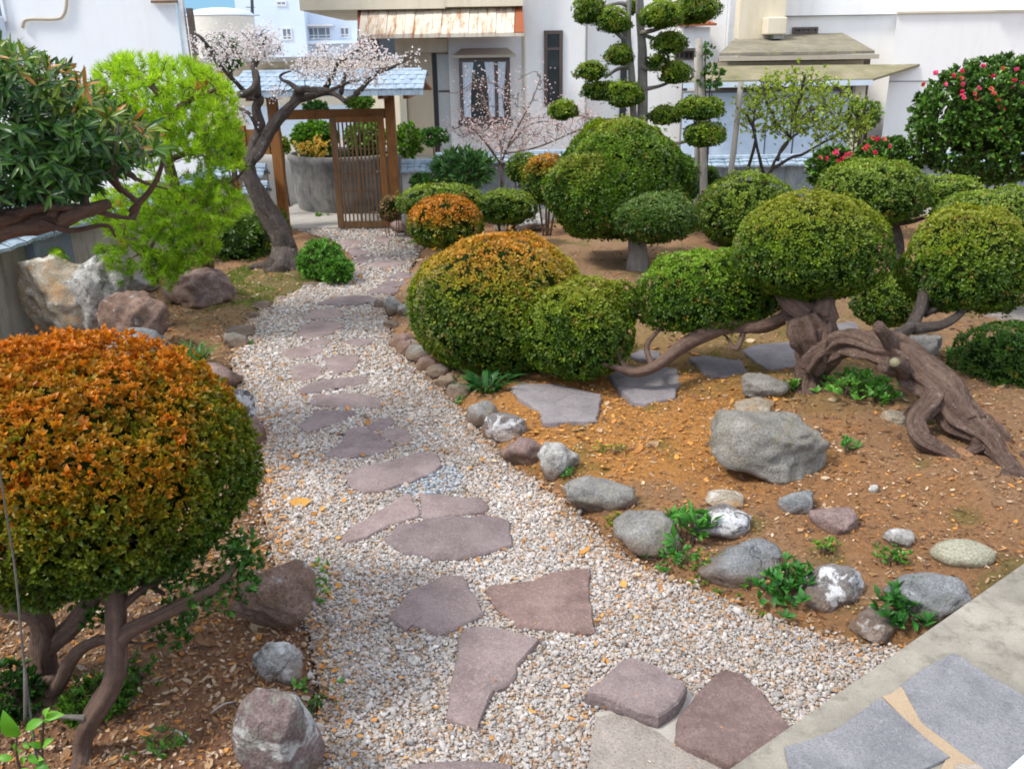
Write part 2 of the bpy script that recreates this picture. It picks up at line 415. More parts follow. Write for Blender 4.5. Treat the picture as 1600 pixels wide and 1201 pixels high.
# ---------------------------------------------------------------- the lie of the land
def xy(poly, z=0.0): return np.array([tuple(G(x, y, z))[:2] for x, y in poly])
def inside(P, poly):
    x, y = P[:, 0], P[:, 1]; r = np.zeros(len(P), bool); n = len(poly)
    for i in range(n):
        (x1, y1), (x2, y2) = poly[i], poly[(i + 1) % n]
        if y1 == y2: continue
        r ^= ((y1 > y) != (y2 > y)) & (x < (x2 - x1) * (y - y1) / (y2 - y1) + x1)
    return r
def edge_dist(P, poly):
    d = np.full(len(P), 1e9); n = len(poly)
    for i in range(n):
        a = poly[i]; b = poly[(i + 1) % n]; ab = b - a
        t = np.clip(((P - a) @ ab) / max(ab @ ab, 1e-12), 0, 1)
        d = np.minimum(d, np.linalg.norm(P - a - t[:, None] * ab, axis=1))
    return d
PATH = xy([(500, 1290), (492, 1201), (500, 1080), (485, 990), (455, 935), (430, 880), (412, 800), (418, 740), (400, 680), (372, 620),
           (362, 570), (378, 515), (415, 480), (470, 452), (545, 436), (556, 405), (520, 376), (450, 357), (625, 353), (645, 372), (655, 400),
           (600, 478), (612, 530), (650, 572), (690, 610), (722, 645), (762, 692), (800, 728), (850, 762), (895, 800), (935, 838),
           (975, 872), (1040, 905), (1120, 932), (1200, 965), (1270, 990), (1345, 1010), (1420, 1015), (1500, 1050), (1500, 1290)])
MOUND = [(G(1530, 690, .15), 1.6, .12), (G(1270, 600, .1), 1.0, .05), (G(960, 420, .1), 2.0, .12)]
def hgt(P):
    """ground height (without the fine roughness) at the points P (n, 2)"""
    P = np.atleast_2d(np.asarray(P, float)); ins = inside(P, PATH); d = edge_dist(P, PATH); d = np.where(ins, -d, d)
    t = np.clip((d + .04) / .22, 0, 1); t = t * t * (3 - 2 * t)
    near = np.exp(-((P[:, 1] - 2) / 14) ** 2)
    h = -.03 + t * (.06 + .03 * near)
    for c, r, a in MOUND:
        q = ((P[:, 0] - c.x) ** 2 + (P[:, 1] - c.y) ** 2) / r ** 2; h = h + a * np.exp(-q * 1.6) * t
    out = np.clip((P[:, 1] - 13.0) / .6, 0, 1)
    return h * (1 - out)
def gz(x, y): return float(hgt([[x, y]])[0])
def GT(px, py, it=4):
    """point of the ground seen at a photo pixel"""
    z = 0.0
    for _ in range(it):
        p = G(px, py, z); z = gz(p.x, p.y)
    return G(px, py, z)

xs = np.r_[-400, -150, -60, -25, -14, np.arange(-9, -4.2, .25), np.arange(-4.2, 6.6, .045), np.arange(6.6, 12, .25), 16, 28, 60, 150, 400]
ys = np.r_[-60, -10, -2, np.arange(0.5, 1.6, .15), np.arange(1.6, 10, .045), np.arange(10, 15.5, .09), np.arange(15.5, 22, .5), 28, 45, 80, 160, 400, 900]
X, Y = np.meshgrid(xs, ys); P2 = np.c_[X.ravel(), Y.ravel()]
Z = hgt(P2)
P3 = np.c_[P2, np.zeros(len(P2))]
soil = (P2[:, 0] > -4.1) & (P2[:, 1] < 14.8) & (P2[:, 1] > 1.2) & (P2[:, 0] < 9)
rg = soil * np.clip((Z + .03) / .05, 0, 1)
Z = Z + rg * (.018 * fbm(P3, 5, 3, 3) + .012 * fbm(P3, 18, 5, 2))
Z = np.where(P2[:, 1] > 14.9, Z - .0, Z)
brown = np.array([.4, .235, .13]); orange = np.array([.62, .31, .1]); red = np.array([.38, .2, .12]); moss = np.array([.15, .16, .04]); tan = np.array([.38, .25, .15]); conc = np.array([.4, .38, .35])
col = np.repeat(brown[None], len(P2), 0)
def blot(px, py, rad, c, amt=1.0, seed=0, freq=3.0, hard=3.0):
    global col
    g0 = G(px, py, .05); d = np.hypot(P2[:, 0] - g0.x, P2[:, 1] - g0.y) / rad
    w = np.clip((1.15 - d + .35 * fbm(P3, freq, seed)) * hard, 0, 1) * amt
    col = col * (1 - w[:, None]) + np.asarray(c)[None] * w[:, None]
blot(1010, 660, 1.15, (.58, .27, .08), .95, 1); blot(1330, 800, .8, (.42, .21, .09), .6, 12, 4, 2); blot(950, 430, 2.2, tan, .75, 2); blot(1180, 530, 1.6, (.3, .22, .08), .6, 3)
blot(200, 1080, 1.5, red, .95, 4); blot(100, 900, 1.2, tan, .6, 5); blot(400, 455, 1.2, (.3, .22, .12), .8, 6)
blot(1450, 480, 1.6, tan, .6, 8); blot(420, 445, .9, moss, .55, 7, 5, 6); blot(620, 375, .6, moss, .3, 9, 5, 5)
mn = np.clip((fbm(P3, 3.6, 21, 4) - .4) * 4, 0, 1) * .6 * (P2[:, 0] > 0)
col = col * (1 - mn[:, None]) + moss[None] * mn[:, None]
lane = (P2[:, 1] > 13.6) | (P2[:, 0] < -4.2); col[lane] = conc
ed = edge_dist(P2, PATH); w = np.clip(1 - ed / .18, 0, 1) * (P2[:, 0] > -.4) * .8
col = col * (1 - w[:, None]) + np.array([.4, .2, .08])[None] * w[:, None]
nx, ny = len(xs), len(ys)
ii = np.arange(nx * ny).reshape(ny, nx)
Fq = np.stack([ii[:-1, :-1], ii[:-1, 1:], ii[1:, 1:], ii[1:, :-1]], -1).reshape(-1, 4)
tag(obj('ground', np.c_[P2, Z], Fq, MATS['ground'], smooth=True, attrs={'col': col}), kind='structure')
mb = MB(); mb.add([(x, y, .004) for x, y in PATH], [tuple(range(len(PATH)))])
tag(mb.build('gravel_path', MATS['gravel_bed']), kind='structure')
# concrete threshold and lane beyond the gate
a = G(440, 362, .0); b = G(640, 356, .0)
mb = MB(); mb.prism([(-3.75, a.y + .02, .0), (-1.2, b.y + .03, .0), (-1.2, 21, .0), (-3.75, 21, .0)], (0, 0, .035))
tag(mb.build('lane', MATS['concrete_lane']), kind='structure')

# ---------------------------------------------------------------- flagstones
def flagstone(poly, z, thick, mat, name, label=None, group=None, parent=None, jag=.017, seed=0, rnd=.008):
    """an irregular slab: poly = photo pixels of the top face, z = height of the top face"""
    P = np.array([tuple(G(x, y, z))[:2] for x, y in poly])
    if np.cross(P[1] - P[0], P[2] - P[1]) < 0 and sum((P[i][0] * P[(i + 1) % len(P)][1] - P[(i + 1) % len(P)][0] * P[i][1]) for i in range(len(P))) < 0: P = P[::-1]
    if sum((P[i][0] * P[(i + 1) % len(P)][1] - P[(i + 1) % len(P)][0] * P[i][1]) for i in range(len(P))) < 0: P = P[::-1]
    out = []
    for i in range(len(P)):
        a, b = P[i], P[(i + 1) % len(P)]; L = np.linalg.norm(b - a); k = max(1, int(L / .045)); nrm = np.array([b[1] - a[1], a[0] - b[0]]) / max(L, 1e-6)
        for j in range(k):
            t = j / k; q = a + (b - a) * t
            jt = jag * float(fbm([[q[0], q[1], seed]], 9, seed, 3)[0]) * (1 if j else .6); out.append(q + nrm * jt)
    O = np.array(out); n = len(O); c = O.mean(0)
    d = c - O; d = d / np.linalg.norm(d, axis=1, keepdims=True)
    q3 = np.c_[O, np.zeros(n)]
    rings = [np.c_[O + d * .004 * fbm(q3, 20, seed + 2)[:, None], np.full(n, z - thick)],
             np.c_[O - d * .004 * (1 + vn(q3, 25, seed))[:, None], np.full(n, z - thick * .45)],
             np.c_[O, np.full(n, z - rnd)], np.c_[O + d * rnd, z + .0012 * vn(q3, 20, seed + 5)]]
    s1 = O * .55 + c * .45; rings.append(np.c_[s1, z + .004 + .004 * vn(np.c_[s1, s1[:, 0] * 0], 7, seed)])
    V = np.concatenate(rings + [np.array([[c[0], c[1], z + .004]])])
    Fs = []
    for r in range(len(rings) - 1):
        for i in range(n):
            i2 = (i + 1) % n; Fs.append((r * n + i, r * n + i2, (r + 1) * n + i2, (r + 1) * n + i))
    r = len(rings) - 1
    for i in range(n): Fs.append((r * n + i, r * n + (i + 1) % n, len(V) - 1))
    Fs.append(tuple(range(n))[::-1])
    loc = (c[0], c[1], z - thick) if parent is None else (c[0], c[1], z)
    o = obj(name, V, Fs, mat, parent, loc=loc); FOOT.append(O)
    if label: tag(o, label, 'stepping stone', group)
    return o
FOOT = []
SG = 'flat stepping stones set along the gravel path'
fl = [
 ([(605,965),(640,925),(690,895),(722,898),(738,925),(755,957),(700,985),(685,991),(668,984),(660,977),(643,975),(632,983)], .03,'flag_mauve','mauve stepping stone with a notched lower edge, left of the brown wedge stone'),
 ([(757,920),(765,913),(835,905),(880,890),(922,886),(922,935),(930,985),(880,984),(808,979),(790,960),(770,945)], .03,'flag_brown','wide reddish brown stepping stone with a straight right side, in the foreground gravel'),
 ([(725,980),(760,977),(790,984),(843,997),(820,1025),(800,1060),(765,1090),(745,1137),(730,1131),(698,1118),(705,1060),(718,1000)], .035,'flag_mauve','long narrow stepping stone pointing at the viewer, tapering to its near end'),
 ([(915,1080),(945,1050),(985,1026),(1030,1040),(1075,1068),(1060,1095),(1028,1118),(985,1104),(950,1085),(930,1082)], .075,'flag_mauve','thick raised stepping stone resting on the concrete apron before the porch'),
 ([(1055,1152),(1062,1120),(1085,1085),(1130,1045),(1160,1050),(1200,1090),(1235,1135),(1200,1175),(1142,1190)], .06,'flag_brown','blotchy reddish stepping stone tucked against the porch edge'),
 ([(915,1201),(925,1150),(932,1118),(955,1111),(985,1117),(1070,1165),(1135,1201),(1150,1270),(905,1270)], .03,'flag_pale','pale greyish slab at the bottom of the photo beneath the thick raised stone'),
 ([(640,1192),(700,1187),(740,1186),(800,1195),(815,1260),(620,1260)], .025,'flag_mauve','stepping stone cut off by the bottom edge of the photo'),
 ([(597,840),(625,818),(680,808),(760,803),(795,812),(801,850),(760,862),(715,873),(680,874),(655,866),(630,862),(608,850)], .03,'flag_mauve','largest stepping stone of the path, broad with a chipped front edge'),
 ([(655,770),(690,771),(755,780),(765,792),(758,800),(700,804),(662,812),(658,790)], .028,'flag_mauve','wedge shaped stone touching the back right of the largest stepping stone'),
 ([(530,843),(555,818),(600,792),(638,769),(650,788),(652,806),(610,818),(575,838),(540,848)], .028,'flag_mauve','long leaf shaped stone at the back left of the largest stepping stone'),
 ([(536,745),(555,730),(600,720),(655,705),(685,707),(690,725),(675,738),(640,752),(600,765),(570,767),(545,757)], .03,'flag_mauve','long rounded stepping stone just above the patch of blue grey pebbles'),
 ([(505,712),(520,700),(545,668),(570,667),(590,676),(618,697),(590,707),(550,715)], .026,'flag_mauve','triangular stepping stone with two small stones behind its right corner'),
 ([(570,665),(590,655),(610,650),(618,657),(605,667),(583,675)], .02,'flag_mauve','smallest wedge behind the triangular stepping stone'),
 ([(592,680),(610,668),(635,668),(650,682),(640,691),(620,692)], .022,'flag_mauve','small oval stone to the right of the triangular stepping stone'),
 ([(466,665),(490,645),(490,639),(555,641),(558,645),(520,662),(480,676)], .024,'flag_mauve','pointed stepping stone touching the long one behind it, next to a thin loose slate'),
 ([(482,628),(495,617),(545,613),(585,618),(598,632),(590,637),(530,635),(487,632)], .024,'flag_mauve','long stepping stone with pits, directly behind the pointed one'),
 ([(465,610),(485,598),(520,590),(570,587),(575,597),(520,607),(475,616)], .024,'flag_mauve','elongated stepping stone just in front of the side by side pair'),
 ([(452,580),(460,570),(485,565),(503,574),(504,584),(475,594),(455,590)], .024,'flag_mauve','rounded stepping stone on the left of a side by side pair'),
 ([(500,560),(530,555),(562,553),(556,574),(528,583),(513,577),(508,565)], .024,'flag_mauve','squarish stepping stone on the right of a side by side pair'),
 ([(440,548),(470,542),(503,543),(505,547),(490,555),(455,561)], .024,'flag_mauve','low stepping stone at the left, nearest the two grey stones by the grassy tuft'),
 ([(467,541),(485,532),(515,528),(522,533),(500,540)], .024,'flag_mauve','thin sliver shaped stone in front of the cracked oval one'),
 ([(528,533),(560,528),(585,528),(587,533),(567,541),(548,536)], .022,'flag_mauve','short flat stone level with the sliver, on its right'),
 ([(462,520),(475,507),(500,500),(530,502),(537,510),(515,521),(485,527),(466,525)], .03,'flag_mauve','oval stepping stone with a crack across its middle'),
 ([(472,495),(490,483),(525,480),(540,490),(535,496),(475,498)], .03,'flag_mauve','half moon stepping stone behind the cracked oval'),
 ([(493,474),(520,464),(560,460),(592,465),(585,471),(560,475),(500,476)], .03,'flag_mauve','wide flat stepping stone at the first bend of the path'),
 ([(572,455),(590,449),(625,450),(622,456),(580,459)], .028,'flag_mauve','lowest of three thin stones right of the bend'),
 ([(588,447),(605,438),(635,439),(640,444),(600,450)], .028,'flag_mauve','middle of three thin stones right of the bend'),
 ([(602,434),(620,425),(650,424),(650,433),(610,436)], .028,'flag_mauve','uppermost of three thin stones right of the bend'),
 ([(572,415),(590,406),(625,407),(640,410),(605,417)], .028,'flag_mauve','broad stone by the gravel edge below the orange ball shrub'),
 ([(548,410),(560,401),(580,400),(588,403),(575,411)], .028,'flag_mauve','dark stone right of the small leafy bush'),
 ([(590,403),(600,399),(612,401),(605,405)], .024,'flag_mauve','tiny stone beside the dark stone near the small leafy bush'),
 ([(543,390),(558,384),(577,397),(550,400)], .028,'flag_mauve','narrow stone leading up to the gate'),
 ([(525,380),(545,374),(570,376),(566,381),(540,384)], .028,'flag_mauve','stone in front of the open lattice door'),
 ([(585,372),(600,367),(612,372),(608,378),(592,379)], .028,'flag_mauve','stone nearest the rocks under the orange ball shrub'),
]
for i, (p, z, m, lb) in enumerate(fl):
    flagstone(p, z, .075, MATS[m], 'stepping_stone', lb, SG, seed=i)
NPATHSTONES = len(FOOT)
fr = [
 ([(795,605),(815,597),(870,600),(940,615),(932,656),(885,657),(848,661),(842,640),(800,612)], 'flag_grey','large slate blue and mauve slab in the orange leaf litter beside the big ball shrub',.13),
 ([(950,585),(975,572),(1058,575),(1063,590),(1055,620),(1010,629),(990,627),(965,605)], 'flag_grey','paving slab under the drooping left branch of the twisted tree',.11),
 ([(1077,558),(1100,555),(1155,562),(1172,583),(1110,590)], 'flag_grey','kite shaped slab between the branch and the twisted trunk',.11),
 ([(1160,547),(1180,538),(1245,532),(1255,570),(1205,577),(1180,565)], 'flag_grey','slab disappearing behind the upright stump of the twisted tree',.11),
 ([(985,554),(1000,546),(1030,548),(1030,560),(995,560)], 'flag_grey','small slab glimpsed under the second foliage pad',.11),
 ([(1285,505),(1335,502),(1350,518),(1300,528)], 'flag_grey','slab seen between the stump and the small green ball',.12),
 ([(1540,488),(1600,474),(1650,480),(1600,500)], 'flag_pale','pale slab at the right edge beyond the twisted tree',.1),
]
for i, (p, m, lb, z) in enumerate(fr):
    q = G(*p[0], .1); flagstone(p, gz(q.x, q.y) + .035, .09, MATS[m], 'paving_slab', lb, 'slabs of the side path through the planted bed', seed=50 + i)
# concrete apron under the raised stones, by the porch
ap = [G(x, y, .018) for x, y in [(1000,1105),(1040,1085),(1075,1075),(1090,1100),(1200,1110),(1225,1150),(1250,1290),(1000,1290),(925,1200),(930,1112)]]
mb = MB(); mb.prism([(p.x, p.y, -.05) for p in ap][::-1], (0, 0, .068)); tag(mb.build('concrete_apron', MATS['concrete_lane']), kind='structure')
APRON = np.array([(p.x, p.y) for p in ap])

# ---------------------------------------------------------------- porch
ZP = .2
pe = [G(1600, 880, ZP), G(1140, 1201, ZP)]
d = (pe[0] - pe[1]).normalized(); nn = Vector((-d.y, d.x, 0)) * -1
if nn.x < 0: nn = -nn
A = pe[1] - d * 2.0; B = pe[0] + d * 4.0
porch = thing('porch', 'grey concrete porch with blue grey stone slabs, lower right corner', 'porch', (pe[1].x, pe[1].y, 0))
PORCH = np.array([(A.x, A.y), (B.x, B.y), tuple((B + nn * 4))[:2], tuple((A + nn * 4))[:2]])
mb = MB(); mb.prism([(x, y, -.1) for x, y in PORCH][::-1], (0, 0, ZP + .1)); mb.build('slab', MATS['concrete_porch'], porch)
flagstone([(1228,1165),(1262,1154),(1300,1140),(1340,1112),(1375,1087),(1395,1103),(1440,1145),(1485,1181),(1440,1201),(1420,1260),(1250,1290),(1236,1201)], ZP + .012, .05, MATS['flag_blue'], 'paving_stone', None, parent=porch, seed=71, jag=.006, rnd=.004)
flagstone([(1408,1068),(1440,1045),(1490,1018),(1530,1045),(1600,1085),(1700,1140),(1680,1290),(1600,1240),(1500,1172),(1440,1125)], ZP + .012, .05, MATS['flag_blue'], 'paving_stone', None, parent=porch, seed=72, jag=.006, rnd=.004)
flagstone([(1496,1190),(1530,1192),(1560,1215),(1560,1290),(1450,1290)], ZP + .01, .05, MATS['flag_pale'], 'paving_stone', None, parent=porch, seed=73, jag=.006, rnd=.004)
mo = [G(x, y, ZP + .004) for x, y in [(1378,1088),(1392,1084),(1412,1070),(1445,1122),(1500,1168),(1570,1205),(1600,1300),(1420,1300),(1480,1182),(1420,1130)]]
mb = MB(); mb.prism(mo[::-1], (0, 0, .003)); mb.build('mortar_joint', MATS['mortar'], porch)
c0 = [G(x, y, ZP + .03) for x, y in [(1574,1201),(1600,1178),(1680,1110),(1750,1200),(1640,1300),(1520,1260)]]
mb = MB(); mb.prism(c0[::-1], (0, 0, -.03)); o = mb.build('door_track', MATS['sill_blue'], loc=tuple(c0[0]))
tag(o, 'pale blue white board lying on the porch in the extreme bottom right corner', 'door track')

# ---------------------------------------------------------------- rocks
_ico = {}
def ico(k):
    if k not in _ico:
        import bmesh
        bm = bmesh.new(); bmesh.ops.create_icosphere(bm, subdivisions=k, radius=1)
        _ico[k] = (np.array([v.co[:] for v in bm.verts]), np.array([[v.index for v in f.verts] for f in bm.faces])); bm.free()
    return _ico[k]
def rock_shape(seed, ang, k=4, rough=.06, box=2.3):
    V, Fa = ico(k); r = np.random.default_rng(seed)
    U = V.copy(); rad = (np.abs(U) ** box).sum(1) ** (-1 / box); U = U * rad[:, None]
    if ang > 0:
        for _ in range(int(6 + 12 * ang)):
            n = nrmz(r.normal(size=(1, 3)))[0]; dd = r.uniform(.62, .95) if ang > .5 else r.uniform(.78, 1.0)
            h = U @ n; over = np.maximum(h - dd, 0); U = U - n[None] * over[:, None] * .93
    U = U * (1 + .13 * vn(V, 1.3, seed) + rough * fbm(V, 3, seed + 9, 4))[:, None]
    if ang > .3: U = U + V * (.045 * np.abs(vn(V, 5, seed + 4)) ** .5 * np.sign(vn(V, 5, seed + 4)))[:, None]
    return U, Fa
def rock(x0, y0, x1, y1, mat, label, ang=.2, seed=None, group='border rocks', tilt=0, dep=.85, k=4, rough=.065, cat='rock', box=2.3, zb=None, parent=None, name='rock'):
    seed = seed if seed is not None else rock.n; rock.n += 1
    ang = max(ang + .2, .52) if .15 <= ang < .8 and not (20 <= seed <= 24) else ang
    cx = (x0 + x1) / 2
    b = GT(cx, y1 - .12 * (y1 - y0)); zg = b.z if zb is None else zb
    s = mpp(b); a = (x1 - x0) / 2 * s; wy = a * dep
    el = math.asin(min(.99, (H - b.z) / (b - CO).length))   # view elevation at the foot
    hh = (y1 - y0) * s
    c = Vector((b.x, b.y + wy * .75, 0)) if dep > .3 else b
    c = b + Vector((b.x / b.y * wy * .75, wy * .75, 0))
    # projected height of the ellipsoid = 2*sqrt((cz cos)^2 + (wy sin)^2), foot buried
    cz = math.sqrt(max((hh * .55) ** 2 - (wy * math.sin(el)) ** 2 * .8, (hh * .28) ** 2)) / math.cos(el)
    U, Fa = rock_shape(seed, ang, k, rough, box)
    V = U * np.array([a, wy, cz * 1.25]); t = math.radians(tilt)
    R = Matrix.Rotation(t, 3, 'Y'); V = V @ np.array(R).T
    V[:, 2] -= V[:, 2].min(); V[:, 2] *= (cz * 2 + .03) / max(V[:, 2].max(), 1e-6)
    V = V + np.array([c.x, c.y, zg - .03 - .12 * cz])
    # shift so the bounding box in the picture is right
    q = np.array([proj(v) for v in V[::7]])
    dx = (cx - (q[:, 0].min() + q[:, 0].max()) / 2) * s; V[:, 0] += dx
    q = np.array([proj(v) for v in V[::7]]); m_ = (q[:, 1].min() - y0)
    V[:, 2] = V[:, 2].min() + (V[:, 2] - V[:, 2].min()) * max(.4, min(1.9, 1 + m_ * s / math.cos(el) / max(np.ptp(V[:, 2]), .01)))
    o = obj(name, V, Fa, MATS[mat], parent, True, loc=(c.x + dx, c.y, zg)); ROCKS.append((c.x + dx, c.y, a * .85, wy * .85))
    if parent is None: tag(o, label, cat, group)
    return o
rock.n = 100; ROCKS = []
R = rock
BG = 'rocks edging the right side of the path'; LG = 'rocks edging the left side of the path'; BB = 'large boulders on the left'
R(1113, 643, 1292, 768, 'rock_green', 'largest grey green boulder in the right bed with a crack across its top', .4, 3, None, 7, .75, 5, .03, 'boulder', 3.2)
R(1155, 583, 1237, 631, 'rock_green', 'pale flat topped rock at the foot of the upright stump', .6, 5, None, 0, .8, 4)
R(1148, 622, 1212, 650, 'rock_tan', 'low pale rock peeping out behind the largest boulder', .5, 6, None)
R(875, 745, 1002, 808, 'rock_grey', 'long sloping grey rock right of the angular white one', .15, 8, BG, 8, .6, 4)
R(960, 797, 1066, 883, 'rock_grey', 'rounded mauve grey rock bulging into the gravel beside a fern tuft', .25, 9, BG, 0, .8, 4)
R(840, 691, 907, 757, 'rock_white', 'angular white and green rock with sharp edges', 1.0, 12, BG, 0, .8, 4, .04)
R(783, 683, 860, 738, 'rock_mauve', 'flat purple rock with a pale patch, left of the angular white rock', .6, 13, BG)
R(843, 690, 868, 712, 'rock_white', 'small white stone leaning on the flat purple rock', .8, 14, BG)
R(750, 645, 828, 694, 'rock_lichen', 'dark rounded border rock with lichen specks', .2, 15, BG, 0, .8, 4)
R(728, 626, 781, 672, 'rock_grey', 'smooth dark grey rock behind the lichen specked one', .1, 16, BG)
R(676, 583, 722, 616, 'rock_tan', 'tan block shaped rock beside the strappy plants', .7, 17, BG)
R(698, 599, 736, 630, 'rock_green', 'small mossy rock in front of the tan block', .2, 18, BG)
for i, (b, lb, mt) in enumerate([((608, 521, 650, 552), 'first grey oval of the leaning row under the big ball shrub', 'rock_mauve'), ((618, 530, 662, 562), 'second oval stone of the leaning row', 'rock_mauve'),
     ((634, 538, 678, 571), 'third and palest oval stone of the leaning row', 'rock_grey'), ((650, 556, 688, 586), 'fourth oval stone of the leaning row', 'rock_mauve'), ((666, 568, 703, 592), 'last mossy stone of the leaning row under the ball shrub', 'rock_grey'),
     ((584, 468, 603, 491), 'small dark stone leaning on the rounded grey one', 'rock_blue'), ((597, 463, 630, 498), 'rounded grey stone at the inner bend of the path', 'rock_grey'), ((618, 475, 642, 495), 'stone half hidden by the left side of the ball shrub', 'rock_grey'),
     ((597, 500, 625, 517), 'low blue grey stone in the orange litter by the bend', 'rock_blue')]):
    R(*b, mt, lb, .15, 20 + i, BG, -12 if i < 5 else 0, .8)
R(1085, 790, 1174, 849, 'rock_lichen', 'dark round rock with big white lichen spots', .1, 31, BG, 0, .8, 4)
R(1098, 766, 1165, 803, 'rock_tan', 'brown tan rock behind the white spotted one', .3, 32, BG)
R(1087, 844, 1227, 923, 'rock_blue', 'long blue grey rock with a flat top near the leafy weeds', .4, 33, BG, 0, .65, 4)
R(1250, 882, 1352, 973, 'rock_lichen', 'cracked angular rock half covered in white lichen', .9, 34, BG, 0, .8, 4)
R(1328, 948, 1406, 1013, 'rock_lichen', 'speckled grey rock at the porch end of the border', .3, 35, BG, 0, .8, 4)
R(1388, 896, 1517, 978, 'rock_blue', 'big blue grey rock wedged against the porch', .5, 36, BG, 0, .7, 4)
R(1212, 767, 1276, 807, 'rock_blue', 'shiny blue black stone in the brown soil', .6, 37, None)
R(1262, 793, 1345, 839, 'rock_mauve', 'double humped brownish stone half sunk in soil', .3, 38, None)
R(1378, 826, 1433, 859, 'rock_white', 'small grey and white stone lying in the soil', .2, 39, None)
R(1458, 843, 1554, 893, 'rock_olive', 'smooth olive egg shaped stone near the porch', 0, 40, None, 0, .7, 4, .015, 'rock', 2.0)
R(1356, 757, 1373, 771, 'rock_white', 'tiny white triangular stone on bare soil', .9, 41, None)
R(357, 878, 495, 1007, 'rock_brown', 'jagged brown rock under the edge of the orange azalea', 1.0, 45, LG, 0, .8, 5, .08)
R(392, 1002, 472, 1076, 'rock_white', 'whitish knobbly rock between two brown ones', .5, 46, LG, 0, .8, 4, .1)
R(360, 1068, 499, 1262, 'rock_halfwhite', 'big rounded brown rock with a white lower half, foreground left', .4, 47, LG, 0, .9, 5, .03)
R(334, 607, 402, 682, 'rock_lichen', 'dark rock emerging beside the azalea shoulder', .6, 48, LG, 0, .8, 4)
R(378, 650, 417, 706, 'rock_mauve', 'narrow brown rock between azalea and gravel', .4, 49, LG)
R(308, 566, 378, 608, 'rock_mauve', 'flat brown grey rock beside the lime green seedlings', .3, 50, LG)
R(340, 508, 408, 536, 'rock_blue', 'upper of two grey stones behind the grassy tuft', .2, 51, LG)
R(342, 520, 393, 553, 'rock_grey', 'lower grey stone touching the grassy tuft', .2, 52, LG)
R(288, 572, 345, 600, 'rock_lichen', 'grey stone under the front of the grassy tuft', .3, 53, LG)
R(388, 470, 428, 489, 'rock_blue', 'pale blue stone at the outer curve of the path', .2, 54, LG)
R(383, 487, 407, 501, 'rock_grey', 'little grey stone below the pale blue one', .1, 55, LG)
R(422, 462, 455, 474, 'rock_white', 'flat whitish stone sunk at the path edge', .3, 56, LG)
R(36, 398, 180, 545, 'rock_tan', 'tall cream and tan boulder by the concrete garden wall', .45, 61, BB, -14, .7, 5, .08, 'boulder', 2.5)
R(90, 395, 190, 545, 'rock_white', 'whitish leaning boulder under the pine needles', .3, 62, BB, 22, .7, 5, .06, 'boulder')
R(145, 453, 268, 575, 'rock_brown', 'grey and brown fissured boulder right of the whitish one', .7, 63, BB, 8, .8, 5, .1, 'boulder')
R(148, 513, 268, 600, 'rock_blue', 'lilac grey boulder just behind the azalea top', .3, 64, BB, 10, .8, 4, .05, 'boulder')
R(252, 417, 367, 489, 'rock_mauve', 'mauve angular boulder with wavy ridges by the lawn', .9, 65, BB, 0, .6, 5, .08, 'boulder')
R(188, 430, 248, 462, 'rock_grey', 'grey stone in the shade of the lowest pine branch', .4, 66, BB)
R(758, 318, 866, 372, 'rock_white', 'white rock behind the big ball shrub', .4, 67, None, 0, .8, 4)
R(780, 287, 835, 305, 'rock_tan', 'pale stone partly hidden in the shrubs near the garden wall', .4, 68, None)
R(610, 343, 640, 374, 'rock_mauve', 'brown rock at the foot of the dry brown shrub', .5, 69, None); R(630, 350, 660, 378, 'rock_grey', 'grey rock under the orange ball shrub', .4, 70, None)
for i, b in enumerate([(617, 372, 634, 386), (632, 374, 645, 386), (640, 379, 656, 392), (653, 383, 664, 394)]):
    R(*b, 'rock_white', 'round white cobble below the orange ball shrub, ' + ['leftmost', 'second', 'third', 'rightmost'][i] + ' of four', 0, 80 + i, 'white cobbles under the orange ball shrub')
for i, (b, lb) in enumerate([((464, 440, 506, 456), 'flat bluish stone at the left foot of the small leafy bush'), ((505, 436, 530, 450), 'middle bluish stone below the small leafy bush'), ((528, 433, 553, 445), 'bluish stone at the right foot of the small leafy bush')]):
    R(*b, 'rock_blue', lb, .4, 85 + i, LG)
R(1408, 524, 1472, 566, 'rock_grey', 'grey rock behind the arch of the twisted trunk', .2, 90, None, 0, .8, 4)
R(857, 1164, 918, 1200, 'rock_green', 'flat greenish stone flush with the gravel beside the pale slab', .2, 91, None, 0, .7, 4)
R(450, 681, 478, 695, 'rock_blue', 'thin loose slate lying on the gravel', .7, 92, None, 0, .7)
R(1375, 640, 1432, 668, 'rock_tan', 'pale stone below the leafy ground cover under the arch', .3, 93, None)

